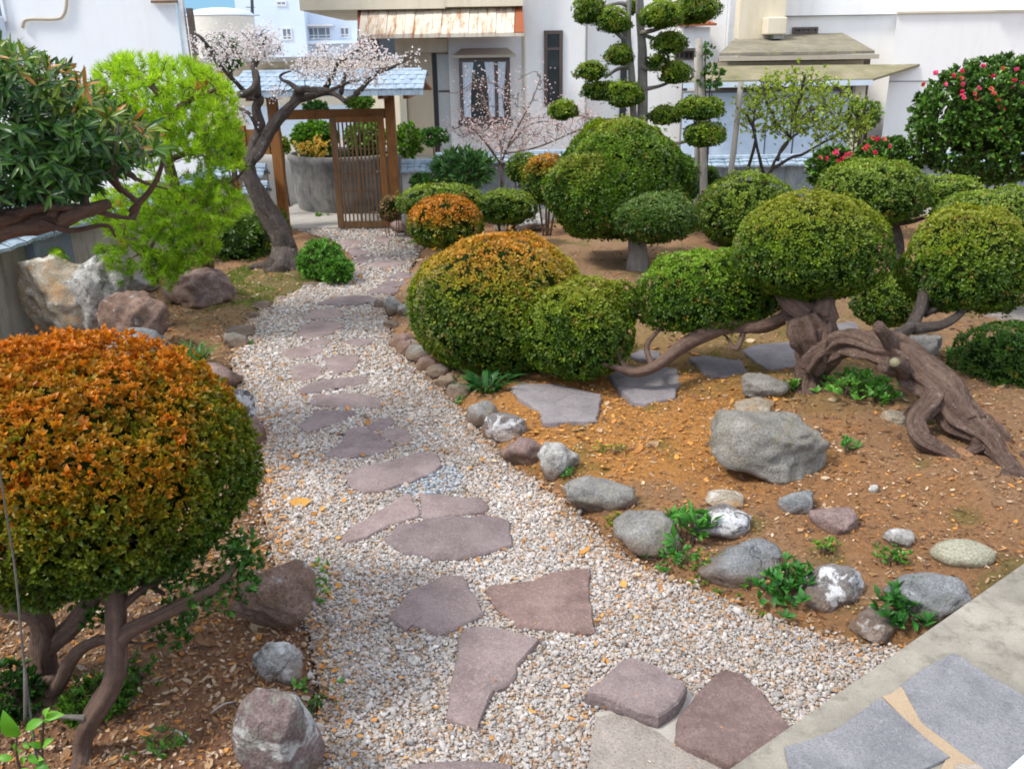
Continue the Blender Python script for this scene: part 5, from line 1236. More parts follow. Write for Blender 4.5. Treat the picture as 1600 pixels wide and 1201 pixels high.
t.build('branch', MATS['bark_grey'], ct)
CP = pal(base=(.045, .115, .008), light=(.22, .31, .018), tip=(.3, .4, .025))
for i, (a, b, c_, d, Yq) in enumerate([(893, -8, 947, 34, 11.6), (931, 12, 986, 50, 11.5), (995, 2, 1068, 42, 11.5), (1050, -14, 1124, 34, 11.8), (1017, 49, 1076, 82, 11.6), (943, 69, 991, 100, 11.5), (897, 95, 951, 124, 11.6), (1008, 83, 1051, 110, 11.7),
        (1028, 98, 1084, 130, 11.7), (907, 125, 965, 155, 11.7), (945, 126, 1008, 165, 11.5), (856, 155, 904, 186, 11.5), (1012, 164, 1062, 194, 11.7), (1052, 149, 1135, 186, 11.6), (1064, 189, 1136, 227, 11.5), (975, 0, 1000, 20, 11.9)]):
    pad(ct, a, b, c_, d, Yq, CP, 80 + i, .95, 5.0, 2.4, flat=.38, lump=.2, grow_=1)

# ---------------------------------------------------------------- foreground azalea (upper left quarter of the picture is its crown)
az = thing('azalea', 'large foreground azalea with an orange top, green underside and several bare trunks', 'shrub', tuple(GT(110, 1200)))
ca, aa, ha = pxform(106, 728, 550, 402, 2.95)
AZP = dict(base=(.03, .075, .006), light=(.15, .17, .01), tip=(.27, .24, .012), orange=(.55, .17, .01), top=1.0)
g = np.random.default_rng(77)
def azalea_layer(nt_, c, r, seed, k, flat, size, thin=0.0):
    P, N, U = blob(c, r, nt_, seed, 2.15, flat, .04)
    n = len(P); f1 = fbm(P, 9, seed + 1, 3); f2 = fbm(P, 2.5, seed + 2, 2)
    keep = np.ones(n, bool)
    if thin: keep = (g.random(n) > thin * np.clip(-N[:, 2] + .35, 0, 1))
    keep &= f1 > -.85
    lowz = (P[:, 2] - c[2]) / r[2]; keep &= ~((lowz < -.22) & (fbm(P, 5.5, seed + 40, 2) > .28 + .9 * (lowz + .45)))
    P, N, f1, f2 = P[keep], N[keep], f1[keep], f2[keep]; n = len(P)
    P = P + N * (np.minimum(0, f1 + .25) * .11 + g.normal(0, .012, n))[:, None]
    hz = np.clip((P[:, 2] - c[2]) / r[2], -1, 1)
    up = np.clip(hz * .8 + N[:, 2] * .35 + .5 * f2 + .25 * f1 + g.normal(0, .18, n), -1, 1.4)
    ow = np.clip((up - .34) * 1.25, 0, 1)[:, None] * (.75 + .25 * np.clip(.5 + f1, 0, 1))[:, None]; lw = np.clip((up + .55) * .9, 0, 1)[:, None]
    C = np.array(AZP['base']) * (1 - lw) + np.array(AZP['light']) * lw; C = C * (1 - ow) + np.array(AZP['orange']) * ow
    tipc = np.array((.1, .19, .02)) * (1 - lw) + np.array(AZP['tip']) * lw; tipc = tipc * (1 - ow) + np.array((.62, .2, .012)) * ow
    A = nrmz(N + .5 * g.normal(size=N.shape) + np.array([0, 0, .35]))
    PP, AA = np.repeat(P, k, 0), np.repeat(A, k, 0)
    J = g.normal(size=(n * k, 3)); J = nrmz(J - AA * (J * AA).sum(1, keepdims=True))
    sp = np.tile(np.linspace(.25, 1.5, k), n)[:, None]                # upright centre leaves, spreading outer ones
    ax = nrmz(AA + J * sp); hint = nrmz(AA * 1.2 - J * .5 + .2 * g.normal(size=J.shape))
    br_ = np.exp(g.normal(0, .2, (n * k, 1))); L = size * np.exp(np.clip(g.normal(0, .22, n * k), -.5, .4))
    L = L * np.repeat(np.exp(g.normal(0, .15, n)), k)
    return leaf_arrays(PP, ax, hint, L, L * .52, np.repeat(C, k, 0) * br_, .18, np.repeat(tipc, k, 0) * br_, .08)
L1 = LB()
zc = ca.z - .06; ra = (aa * 1.02, aa * .92, ha * 1.12)
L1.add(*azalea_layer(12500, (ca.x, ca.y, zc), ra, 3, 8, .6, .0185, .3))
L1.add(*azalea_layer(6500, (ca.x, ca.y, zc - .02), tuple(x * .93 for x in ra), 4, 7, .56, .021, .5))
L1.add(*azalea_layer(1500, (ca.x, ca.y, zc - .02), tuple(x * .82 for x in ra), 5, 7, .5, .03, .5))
# ragged skirt and hanging sprays
for i, (x, y, w, h, n, Yq) in enumerate([(265, 975, 90, 90, 60, 2.75), (330, 900, 170, 110, 150, 2.75), (40, 900, 120, 100, 90, 2.9), (150, 880, 160, 100, 130, 2.7), (240, 880, 150, 90, 110, 2.9), (30, 830, 140, 110, 130, 2.8), (100, 930, 60, 60, 30, 2.8), (150, 960, 50, 50, 22, 2.8), (380, 870, 70, 110, 70, 2.75)]):
    c_, a_, h_ = pxform(x, y, w, h, Yq); P = np.array(c_) + nrmz(g.normal(size=(n, 3))) * (g.random((n, 1)) ** .4) * np.array([a_, a_, h_])
    k = 7; A = nrmz(g.normal(size=(n, 3)) + np.array([0, 0, .4])); PP, AA = np.repeat(P, k, 0), np.repeat(A, k, 0); J = g.normal(size=(n * k, 3)); J = nrmz(J - AA * (J * AA).sum(1, keepdims=True))
    C = np.array([[.035, .1, .014]]) * np.exp(g.normal(0, .3, (n * k, 1))); L = .028 * np.exp(g.normal(0, .2, n * k))
    L1.add(*leaf_arrays(PP, nrmz(AA + J * np.tile(np.linspace(.3, 1.5, k), n)[:, None]), AA, L, L * .42, C, .15, C * 1.9))
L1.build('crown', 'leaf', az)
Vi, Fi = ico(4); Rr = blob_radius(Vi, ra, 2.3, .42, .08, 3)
obj('dark_filler', np.array([ca.x, ca.y, zc]) + Vi * (Rr * .74)[:, None], Fi, MATS['core'], az, True)  # dark filler blob inside the crown, no modelled twigs
def az_trunk(pts, rd, seed, name='trunk', mat='bark_brown', n=16):
    P_ = [tuple(D(x, y, Yq)) if Yq else tuple(GT(x, y) - Vector((0, 0, .04))) for x, y, Yq in pts]
    TB().add(P_, rd, n, gnarl=.22, seed=seed, ridges=2, sub=6, wob=.015).build(name, MATS[mat], az)
az_trunk([(85, 1290, 0), (130, 1190, 2.48), (148, 1120, 2.5), (178, 1050, 2.55), (185, 980, 2.6), (180, 900, 2.7), (170, 820, 2.85)], [.035, .032, .036, .038, .034, .03, .02], 1)
az_trunk([(182, 1010, 2.58), (205, 980, 2.6), (260, 955, 2.6), (330, 920, 2.65), (375, 880, 2.75)], [.034, .032, .025, .018, .01], 2, 'branch')
az_trunk([(72, 1130, 0), (75, 1060, 2.95), (72, 1010, 2.95), (60, 960, 2.9), (10, 945, 2.9), (-40, 930, 2.9)], [.06, .055, .05, .04, .035, .03], 3)
az_trunk([(72, 1010, 2.95), (110, 985, 2.9), (150, 930, 2.85), (165, 860, 2.85)], [.045, .035, .03, .02], 4, 'branch')
az_trunk([(62, 975, 2.92), (50, 950, 2.95), (85, 910, 3.0), (130, 905, 3.0), (165, 860, 3.0)], [.04, .04, .03, .025, .015], 5, 'branch')
az_trunk([(40, 1145, 0), (75, 1090, 2.8), (110, 1030, 2.75), (150, 1005, 2.7), (180, 995, 2.66)], [.022, .028, .024, .022, .02], 6, 'branch')
az_trunk([(170, 940, 2.7), (140, 915, 2.7), (95, 890, 2.7)], [.022, .016, .01], 7, 'branch', n=10)
az_trunk([(186, 950, 2.65), (215, 925, 2.7), (250, 900, 2.8)], [.022, .015, .01], 8, 'branch', n=10)
az_trunk([(185, 985, 2.6), (200, 900, 2.8), (230, 830, 2.9), (260, 760, 3)], [.026, .022, .018, .01], 9, 'branch', n=10)
az_trunk([(192, 1000, 2.62), (230, 1000, 2.6), (255, 998, 2.68)], [.008, .005, .003], 10, 'twig', n=6)
az_trunk([(90, 1120, 2.5), (115, 1121, 2.47), (135, 1122, 2.47)], [.006, .01, .012], 11, 'stub', 'bark_grey', n=8)
# fine ramifying twigs under the crown
t = TB(); gr = random.Random(4)
for i in range(60):
    a0 = D(gr.uniform(120, 260), gr.uniform(850, 930), gr.uniform(2.7, 2.95)); e = Vector((ca.x, ca.y, zc)) + Vector((gr.uniform(-.55, .55), gr.uniform(-.5, .4), gr.uniform(-.3, .05)))
    mdl = (a0 + e) / 2 + Vector((gr.uniform(-.06, .06), gr.uniform(-.06, .06), gr.uniform(-.05, .02))); t.add([a0, mdl, e], [.009, .006, .003], 5, sub=2)
t.build('fine_twigs', MATS['bark_brown'], az)
print('tris so far', sum(len(o.data.polygons) for o in bpy.data.objects if o.type == 'MESH'))
# ---------------------------------------------------------------- branching helper
def grow(tb, nodes, targets, r0=.012, rt=.003, jit=.03, seed=0, sides=5, seg=3):
    """joins every target to the nearest point of the growing skeleton by a crooked twig"""
    g = random.Random(seed); N = [np.array(p, float) for p, r in nodes]; Rn = [r for p, r in nodes]
    T = [np.array(t, float) for t in targets]; base = np.array(N)
    T.sort(key=lambda t: np.min(np.linalg.norm(base - t, axis=1)))
    for t in T:
        A_ = np.array(N); d = np.linalg.norm(A_ - t, axis=1); i = int(np.argmin(d)); a = A_[i]; L = d[i]
        if L < .02: continue
        r = min(Rn[i] * .8, r0 * (0.4 + L * 2)); r = max(r, rt); pts = [a]
        for k in range(1, seg):
            f = k / seg; pts.append(a + (t - a) * f + np.array([g.gauss(0, 1) for _ in range(3)]) * jit * min(1, L * 3))
        pts.append(t); rr = [r + (rt - r) * k / seg for k in range(seg + 1)]
        tb.add(pts, rr, sides, sub=1, seed=g.randrange(99))
        for k in range(1, seg + 1): N.append(pts[k]); Rn.append(rr[k])
    return N
def ell_points(c, r, n, g, shell=0.0):
    U = nrmz(g.normal(size=(n, 3))); R = (shell + (1 - shell) * g.random((n, 1)) ** .5); return np.array(c) + U * R * np.array(r)
def rosettes(P, A, k, L, W, col, tip, g, spread=(.3, 1.4), fold=.12, curl=.05, bright=.22):
    n = len(P); PP, AA = np.repeat(P, k, 0), np.repeat(nrmz(A), k, 0); J = g.normal(size=(n * k, 3)); J = nrmz(J - AA * (J * AA).sum(1, keepdims=True))
    b = np.exp(g.normal(0, bright, (n * k, 1))); Lf = L * np.exp(g.normal(0, .2, n * k))
    C = np.repeat(np.broadcast_to(col, (n, 3)), k, 0) * b; T = np.repeat(np.broadcast_to(tip, (n, 3)), k, 0) * b
    return leaf_arrays(PP, nrmz(AA + J * np.tile(np.linspace(*spread, k), n)[:, None]), nrmz(AA + .3 * g.normal(size=AA.shape)), Lf, Lf * W, C, fold, T, curl)

# ---------------------------------------------------------------- long-leaved tree entering from the left
g = np.random.default_rng(101)
pt = thing('podocarpus_tree', 'tree with long dark strap leaves on a thick low branch entering at the upper left', 'tree', (D(-200, 420, 4.9).x, 4.9, 0))
YP = 4.9
def PQ(x, y, Yq=YP): return tuple(D(x, y, Yq))
t = TB()
t.add([(D(-260, 700, YP).x, YP, -.1), PQ(-240, 520), PQ(-160, 400), PQ(-60, 372), PQ(20, 350), PQ(80, 345), PQ(130, 330, 4.8), PQ(170, 318, 4.8)], [.12, .11, .10, .085, .07, .055, .045, .03], 18, gnarl=.25, seed=3, ridges=2, sub=5)
t.build('trunk', MATS['bark_brown'], pt)
t = TB(); nodes = []
for i, (pts, r) in enumerate([([(-20, 350), (60, 325), (130, 325), (180, 338), (212, 342)], .03), ([(-60, 350), (0, 345), (50, 330), (80, 300), (60, 270)], .035), ([(80, 340), (105, 300), (130, 270), (150, 230)], .028), ([(130, 325), (135, 290), (165, 262), (205, 240)], .022),
      ([(205, 342), (215, 318), (185, 290), (175, 250), (178, 200)], .022), ([(190, 300), (150, 260), (120, 230)], .015), ([(205, 330), (240, 290), (255, 245), (240, 230)], .018), ([(195, 270), (225, 285), (262, 296)], .014), ([(60, 345), (110, 360), (165, 352), (180, 370)], .022),
      ([(60, 300), (30, 260), (0, 220)], .02), ([(80, 290), (70, 220), (50, 170)], .018), ([(0, 340), (-30, 280), (-60, 200)], .03)]):
    P_ = [PQ(x, y, YP - .12 * math.sin(i + j)) for j, (x, y) in enumerate(pts)]
    t.add(P_, [r * (1 - .7 * j / (len(P_) - 1)) for j in range(len(P_))], 8, gnarl=.2, seed=i, sub=4); nodes += [(p, r * .4) for p in catmull(P_, 3)[2:]]
def px_cloud(poly, n, Y0, Y1, g):
    P = np.array(poly, float); pts = []
    while len(pts) < n:
        q = P.min(0) + np.ptp(P, axis=0) * g.random((n, 2)); q = q[inside(q, P)]; pts += list(q)
    return np.array([tuple(D(x, y, g.uniform(Y0, Y1))) for x, y in pts[:n]])
crown = [(-120, 60), (-10, 66), (40, 88), (75, 102), (105, 118), (140, 140), (175, 165), (205, 185), (232, 205), (245, 235), (215, 262), (170, 268), (130, 300), (60, 312), (0, 318), (-120, 330)]
T = px_cloud(crown, 260, YP - .45, YP + .4, g)
grow(t, nodes, T, .01, .003, .02, 3); t.build('branch', MATS['bark_brown'], pt)
def strap(seed, bend):
    V = []; 
    for i, (s, w) in enumerate(((0, .02), (.2, .075), (.5, .1), (.8, .07), (1, .0))):
        z = -bend * s * s
        V += [(s, -w, z + w * .35), (s, 0, z), (s, w, z + w * .35)]
    Fs = []
    for i in range(4):
        for k in range(2): a = i * 3 + k; Fs.append((a, a + 3, a + 4, a + 1))
    return np.array(V), Fs
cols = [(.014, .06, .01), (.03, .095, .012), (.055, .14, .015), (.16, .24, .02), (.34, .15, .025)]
n = 620
P = px_cloud(crown, n, YP - .5, YP + .35, g)
# 300 nearest leaves are leaf objects of their own, the rest one mass
cx_, cy_ = 40, 190; cen = np.array(D(cx_, cy_, YP + .3))
meshes = {}
for ci in range(5):
    for b in range(3):
        V, Fs = strap(ci, (.08, .22, .38)[b]); meshes[ci, b] = make_mesh('leaf', V, Fs, MATS['leaf_gloss'], False, {'col': np.repeat(np.array([cols[ci]]), len(V), 0)})
front = np.argsort(P[:, 1])[:50]
cnt = 0
def leaf_frame(ax, up):
    ax = Vector(ax).normalized(); s_ = Vector(up).cross(ax).normalized(); u = ax.cross(s_); return Matrix((ax, s_, u)).transposed()
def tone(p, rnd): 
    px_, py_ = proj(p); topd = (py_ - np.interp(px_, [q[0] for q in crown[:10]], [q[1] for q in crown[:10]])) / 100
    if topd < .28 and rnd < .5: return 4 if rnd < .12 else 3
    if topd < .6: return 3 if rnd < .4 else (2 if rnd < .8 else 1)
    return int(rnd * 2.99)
for i in front:
    A = nrmz((P[i] - cen)[None] + g.normal(size=(1, 3)) * .25 + [[0, -.15, .1]])[0]
    for k in range(6):
        J = g.normal(size=3); J -= A * J.dot(A); ax = Vector(A + J / np.linalg.norm(J) * g.uniform(.5, 1.4)); o = bpy.data.objects.new('leaf', meshes[tone(P[i], g.random()), g.integers(3)])
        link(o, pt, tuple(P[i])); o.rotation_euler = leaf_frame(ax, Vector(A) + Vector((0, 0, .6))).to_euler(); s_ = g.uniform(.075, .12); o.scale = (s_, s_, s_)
VV, FF, CC = [], [], []; nn_ = 0
P = np.concatenate([P[np.argsort(P[:, 1])[50:]], px_cloud(crown, 750, YP - .2, YP + .6, g)])
for p in P:
    A = nrmz((p - cen)[None] + g.normal(size=(1, 3)) * .25 + [[0, -.1, .1]])[0]
    for k in range(6):
        J = g.normal(size=3); J -= A * J.dot(A); ax = Vector(A + J / np.linalg.norm(J) * g.uniform(.5, 1.4)); Mx = np.array(leaf_frame(ax, Vector(A) + Vector((0, 0, .6))))
        V, Fs = strap(0, g.uniform(.05, .4)); V = V * g.uniform(.07, .11) @ Mx.T + p
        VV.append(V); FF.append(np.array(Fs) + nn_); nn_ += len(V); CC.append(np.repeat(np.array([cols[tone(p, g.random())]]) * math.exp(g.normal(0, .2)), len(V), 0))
o = obj('leaves', np.concatenate(VV), np.concatenate(FF), MATS['leaf_gloss'], pt, False, {'col': np.concatenate(CC)}); o['kind'] = 'stuff'
# a few pale bare twigs at its edge
t = TB()
for a, b, c_ in [((180, 240), (182, 215), (186, 185)), ((205, 235), (190, 210), (188, 195)), ((215, 245), (222, 235), (212, 215)), ((240, 235), (222, 240), (218, 225))]: t.add([PQ(*a, 4.6), PQ(*b, 4.55), PQ(*c_, 4.6)], [.008, .006, .003], 5)
t.build('dead_twig', MATS['bark_grey'], pt)

# ---------------------------------------------------------------- pine
g = np.random.default_rng(102)
pn = thing('pine_tree', 'bright yellow green pine with dense needle tufts hanging over the boulders', 'tree', tuple(GT(300, 440)))
YN = 8.0
def NQ(x, y, Yq=YN): return tuple(D(x, y, Yq))
t = TB(); b0 = GT(310, 442)
main = [(b0.x, b0.y + .3, b0.z - .1), NQ(320, 380, 8.4), NQ(290, 330, 8.3), NQ(265, 260, 8.2), NQ(260, 180, 8.2), NQ(265, 120, 8.1)]
t.add(main, [.07, .06, .055, .045, .035, .02], 12, gnarl=.25, seed=2, sub=5, ridges=2); t.build('trunk', MATS['bark_brown'], pn)
nodes = [(p, .03) for p in catmull(main, 3)[6:]]
clumps = [([(140, 125), (165, 98), (205, 86), (260, 92), (300, 95), (345, 115), (368, 150), (372, 195), (382, 232), (380, 268), (335, 262), (290, 240), (230, 235), (190, 205), (155, 160)], 900),
          ([(150, 300), (215, 290), (262, 292), (330, 275), (375, 300), (392, 335), (345, 355), (340, 395), (290, 425), (268, 440), (240, 400), (190, 380), (150, 350)], 780), ([(170, 235), (380, 255), (385, 300), (260, 305), (180, 290)], 90),
          ([(45, 330), (110, 310), (175, 320), (150, 350), (60, 350)], 60), ([(150, 385), (200, 385), (215, 420), (195, 450), (180, 440)], 60), ([(215, 390), (290, 395), (285, 440), (262, 452), (235, 440)], 90), ([(80, 385), (110, 388), (105, 405), (92, 402)], 12)]
TT = []
for poly, k in clumps: TT.append(px_cloud(poly, k, YN - .55, YN + .5, g))
P = np.concatenate(TT); t = TB()
for pts in ([(290, 330), (330, 290), (362, 285), (385, 262)], [(280, 300), (230, 285), (200, 300)], [(265, 250), (310, 235), (352, 250)], [(290, 335), (330, 340), (380, 330)], [(290, 330), (250, 360), (230, 400)], [(262, 200), (220, 180), (180, 150)], [(262, 180), (310, 150), (340, 140)], [(262, 160), (230, 130), (190, 110)]):
    P_ = [NQ(x, y, YN + g.uniform(-.3, .3)) for x, y in pts]; t.add(P_, [.028, .02, .014, .01][:len(P_)], 8, gnarl=.2, sub=3); nodes += [(p, .014) for p in catmull(P_, 3)]
grow(t, nodes, P[::3], .012, .004, .03, 5); t.build('branch', MATS['bark_brown'], pn)
n = len(P); cen = np.array(NQ(262, 220)); A = nrmz((P - cen) * [1, 1, .6] + g.normal(size=P.shape) * .3 + [0, -.1, .6])
lb_ = LB(); k = 34
f = fbm(P, 3, 3); tp = np.clip(.62 + .35 * f + g.normal(0, .15, n) + .25 * (P[:, 2] - cen[2]), 0, 1)[:, None]
C = np.array([[.1, .23, .01]]) * (1 - tp) + np.array([[.42, .61, .035]]) * tp
PP, AA = np.repeat(P, k, 0), np.repeat(A, k, 0); J = g.normal(size=PP.shape); J = nrmz(J - AA * (J * AA).sum(1, keepdims=True))
ax = nrmz(AA * g.uniform(.35, 1.3, (n * k, 1)) + J * .8); PP = PP + AA * g.uniform(-.04, .03, (n * k, 1)); L = g.uniform(.05, .085, n * k)
S = nrmz(np.cross(ax, g.normal(size=ax.shape))) * .0036
V = np.stack([PP - S, PP + S, PP + ax * L[:, None]], 1).reshape(-1, 3); Fa = np.arange(len(V)).reshape(-1, 3)
Cn = np.repeat(C, k, 0) * np.exp(g.normal(0, .2, (n * k, 1)))
br_ = np.repeat(g.random(n) < .012, k); Cn[br_] = [.4, .2, .05]
obj('needles', V, Fa, MATS['needle'], pn, False, {'col': np.repeat(Cn, 3, 0)})

# ---------------------------------------------------------------- plum tree in blossom
g = np.random.default_rng(103)
pm = thing('plum_tree', 'gnarled old plum tree with pale pink blossom leaning across the gate', 'tree', tuple(GT(435, 425)))
YM = 10.6
def MQ(x, y, Yq=YM): return tuple(D(x, y, Yq))
b0 = GT(438, 424); t = TB()
t.add([(b0.x, b0.y, b0.z - .1), MQ(446, 395), MQ(438, 365), MQ(415, 325), MQ(397, 290), MQ(385, 258), MQ(405, 235), MQ(428, 195), MQ(450, 170), MQ(466, 155)], [.2, .17, .125, .1, .1, .09, .08, .065, .055, .05], 20, gnarl=.24, seed=4, ridges=4, sub=6)
t.add([MQ(385, 262), MQ(396, 235), MQ(405, 205), MQ(400, 170), MQ(405, 155), MQ(390, 150), MQ(375, 148)], [.08, .075, .06, .05, .05, .045, .03], 14, gnarl=.3, seed=5, ridges=3, sub=5)
t.build('trunk', MATS['bark_plum'], pm)
t = TB()
t.add([(b0.x - .1, b0.y, b0.z + .03), MQ(425, 415, 10.4), tuple(GT(400, 418)), tuple(GT(388, 420))], [.12, .08, .05, .02], 10, gnarl=.3, seed=6, sub=4); t.build('root', MATS['bark_plum'], pm)
limbs = [[(466, 155), (490, 152), (512, 145), (530, 152), (540, 158), (555, 148)], [(460, 158), (470, 142), (500, 142), (520, 140), (555, 128)], [(375, 148), (395, 140), (403, 120), (397, 108), (405, 95), (420, 80)], [(403, 150), (398, 100), (400, 92), (412, 78), (415, 60)],
         [(390, 150), (370, 130), (352, 112), (335, 92), (320, 75)], [(405, 205), (390, 180), (370, 170), (372, 160)], [(533, 145), (540, 115), (552, 100), (575, 85)], [(505, 142), (520, 120), (530, 100), (560, 80)], [(555, 148), (585, 120), (610, 108), (630, 98)], [(470, 142), (450, 130), (440, 118), (455, 110)],
         [(415, 80), (405, 65), (410, 50)], [(335, 92), (315, 60), (300, 50)]]
nodes = []; 
for i, l in enumerate(limbs):
    P_ = [MQ(x, y, YM + .25 * math.sin(i * 2 + j)) for j, (x, y) in enumerate(l)]; r = .045 if i < 4 else .028
    t_ = catmull(P_, 4); nodes += [(p, r * .4) for p in t_]
    if i == 0: tt = TB()
    tt.add(P_, [r * (1 - .65 * j / (len(P_) - 1)) for j in range(len(P_))], 10, gnarl=.3, seed=20 + i, sub=4, ridges=2, wob=.02)
blos = [([(300, 60), (340, 50), (378, 50), (400, 45), (425, 60), (440, 80), (410, 95), (360, 100), (350, 120), (320, 90)], 200, 1.0), ([(470, 95), (500, 65), (520, 85), (540, 78), (575, 62), (600, 85), (635, 95), (600, 110), (575, 125), (500, 130), (455, 110)], 330, 1.0),
        ([(350, 130), (365, 130), (385, 180), (395, 200), (375, 195), (355, 170)], 30, 1), ([(420, 140), (445, 135), (440, 160), (425, 160)], 14, 1), ([(560, 120), (600, 118), (595, 135), (555, 135)], 14, 1), ([(380, 60), (410, 40), (450, 60), (430, 90), (395, 95)], 60, 1), ([(625, 95), (650, 85), (642, 98), (625, 105)], 6, 1)]
T = np.concatenate([px_cloud(p_, k, YM - .4, YM + .4, g) for p_, k, _ in blos])
grow(tt, nodes, T, .010, .003, .03, 8); tt.build('branch', MATS['bark_plum'], pm)
def blossom(P, per, spr, size, c1, c2, g, name, parent, pet=5):
    n = len(P) * per; Q_ = np.repeat(P, per, 0) + g.normal(0, spr, (n, 3)); A = nrmz(g.normal(size=(n, 3)) + [0, -.3, .3])
    cc = c1 + (c2 - c1) * g.random((n, 1)); V, Fa, C = rosettes(Q_, A, pet, size, .85, cc, cc * 1.05, g, (.9, 1.3), .1, -.1, .06)
    return LB().add(V, Fa, C).build(name, 'petal', parent)
blossom(T, 6, .05, .018, np.array([.84, .72, .7]), np.array([.92, .91, .9]), g, 'blossom', pm)

# generic loose bush: twigs + rosettes
def loose_bush(name, label, px0, py0, px1, py1, Y, n, k, L, W, col, tip, seed, mat='leaf', cat='shrub', group=None, shell=.35, stems=6, bark='bark_brown', droop=.3, part='foliage', base=None, bright=.25):
    g = np.random.default_rng(seed); c, a, h = pxform((px0 + px1) / 2, (py0 + py1) / 2, px1 - px0, py1 - py0, Y); zg = gz(c.x, c.y) if base is None else base
    root = thing(name, label, cat, (c.x, c.y, zg), group); P = ell_points(c, (a * .93, a * .85, h * .93), n, g, shell); P[:, 2] = np.maximum(P[:, 2], zg + .03)
    t = TB(); nodes = [((c.x, c.y, zg - .03), .03)]
    for i in range(stems):
        e = ell_points(c, (a * .5, a * .5, h * .4), 1, g)[0]; P_ = [(c.x + g.normal() * .03, c.y + g.normal() * .03, zg - .03), ((c.x + e[0]) / 2 + g.normal() * .03, (c.y + e[1]) / 2, (zg + e[2]) / 2), tuple(e)]
        t.add(P_, [.022, .016, .008], 7, gnarl=.2, sub=3); nodes += [(p, .012) for p in catmull(P_, 3)[1:]]
    grow(t, nodes, P[:: max(1, n // 220)], .01, .003, .03, seed); t.build('stem', MATS[bark], root)
    A = nrmz((P - np.array(c)) / np.array((a, a, h)) + [0, 0, droop] + .35 * g.normal(size=P.shape))
    f = np.clip(.5 + .5 * fbm(P, 6 / max(a, .3), seed) + g.normal(0, .2, n), 0, 1)[:, None]; col = np.array(col) * (.65 + .7 * f); tipc = np.array(tip) * (.65 + .6 * f)
    LB().add(*rosettes(P, A, k, L, W, col, tipc, g, bright=bright)).build(part, mat, root)
    return root, P, c
loose_bush('leafy_bush', 'small fresh green bush with a pointed top at the path edge before the plum trunk', 464, 372, 540, 446, 10.0, 520, 6, .055, .5, (.07, .2, .03), (.2, .42, .08), 201, shell=.5)
loose_bush('leafy_bush', 'low green skirt of leaves at the right foot of the pointed leafy bush', 500, 400, 553, 444, 9.75, 200, 6, .055, .5, (.06, .18, .02), (.17, .38, .06), 202, shell=.5)
r_, P, c = loose_bush('large_leaf_plant', 'green plant with long drooping leaves below the pink blossom shrub', 676, 238, 772, 292, 13.4, 230, 7, .15, .26, (.05, .15, .04), (.18, .36, .12), 203, cat='plant', shell=.3)
loose_bush('planter_shrub', 'bright green shrub with yellow flowers growing in the round planter, left part', 454, 188, 530, 244, 15.2, 600, 6, .07, .55, (.06, .17, .012), (.16, .34, .03), 204, base=.86)
loose_bush('planter_shrub', 'yellow green shrub rising behind the lattice door', 535, 186, 606, 246, 15.4, 450, 6, .07, .55, (.08, .19, .02), (.2, .36, .04), 205, base=.86)
loose_bush('green_shrub', 'feathery yellow green shrub right of the gate post above the low wall', 616, 190, 662, 250, 14.6, 380, 6, .06, .4, (.06, .17, .012), (.2, .36, .03), 206)
loose_bush('green_shrub', 'dark green low shrub in front of the entrance of the cream house', 655, 202, 702, 226, 17.5, 150, 6, .08, .5, (.04, .12, .02), (.1, .25, .04), 207)
loose_bush('green_shrub', 'small green shrub hugging the foot of the wall right of the gate', 640, 272, 680, 296, 13.0, 160, 6, .06, .4, (.04, .12, .02), (.1, .25, .04), 208)
loose_bush('green_shrub', 'little green ball of foliage behind the plum blossom, upper left of the gate roof', 330, 58, 378, 112, 14.2, 260, 6, .08, .5, (.04, .12, .015), (.1, .22, .03), 209, base=0)
loose_bush('green_shrub', 'yellow flowering shrub seen between the plum trunk and the planter', 420, 208, 452, 250, 15.5, 160, 6, .07, .5, (.1, .17, .02), (.35, .4, .04), 210)
loose_bush('garden_tree', 'pale green pruned tree seen through the top of the gate', 540, 148, 584, 172, 17.5, 180, 6, .08, .5, (.08, .18, .02), (.26, .42, .06), 211, cat='tree', base=0)
loose_bush('garden_tree', 'dark green pad seen through the gate beside the plum branch', 474, 160, 512, 176, 17.8, 100, 6, .08, .5, (.03, .1, .02), (.08, .2, .03), 212, cat='tree', base=0)
loose_bush('green_shrub', 'dark green shrub under the pine beside the garden wall', 335, 190, 380, 262, 12.0, 200, 6, .07, .5, (.03, .09, .015), (.07, .18, .03), 213)
loose_bush('ground_cover_shrub', 'dark leafy undergrowth around the foot of the left azalea trunk', -40, 1020, 75, 1180, 2.75, 260, 6, .032, .45, (.02, .07, .012), (.05, .14, .02), 214, stems=8)
loose_bush('ground_cover_shrub', 'green and yellow undergrowth between the two azalea trunks', 95, 1045, 215, 1190, 2.75, 300, 6, .03, .45, (.035, .1, .012), (.1, .2, .02), 215, stems=8)
# yellow and orange flowers of the planter
pf = px_cloud([(462, 222), (500, 212), (520, 230), (510, 245), (462, 240)], 60, 14.5, 14.7, np.random.default_rng(5))
fo = thing('planter_flowers', 'yellow and orange flowers spilling over the rim of the round planter', 'flowers', (float(pf[0, 0]), 14.6, .86))
blossom(pf, 3, .03, .035, np.array([.8, .5, .04]), np.array([.85, .68, .2]), np.random.default_rng(5), 'blossom', fo)

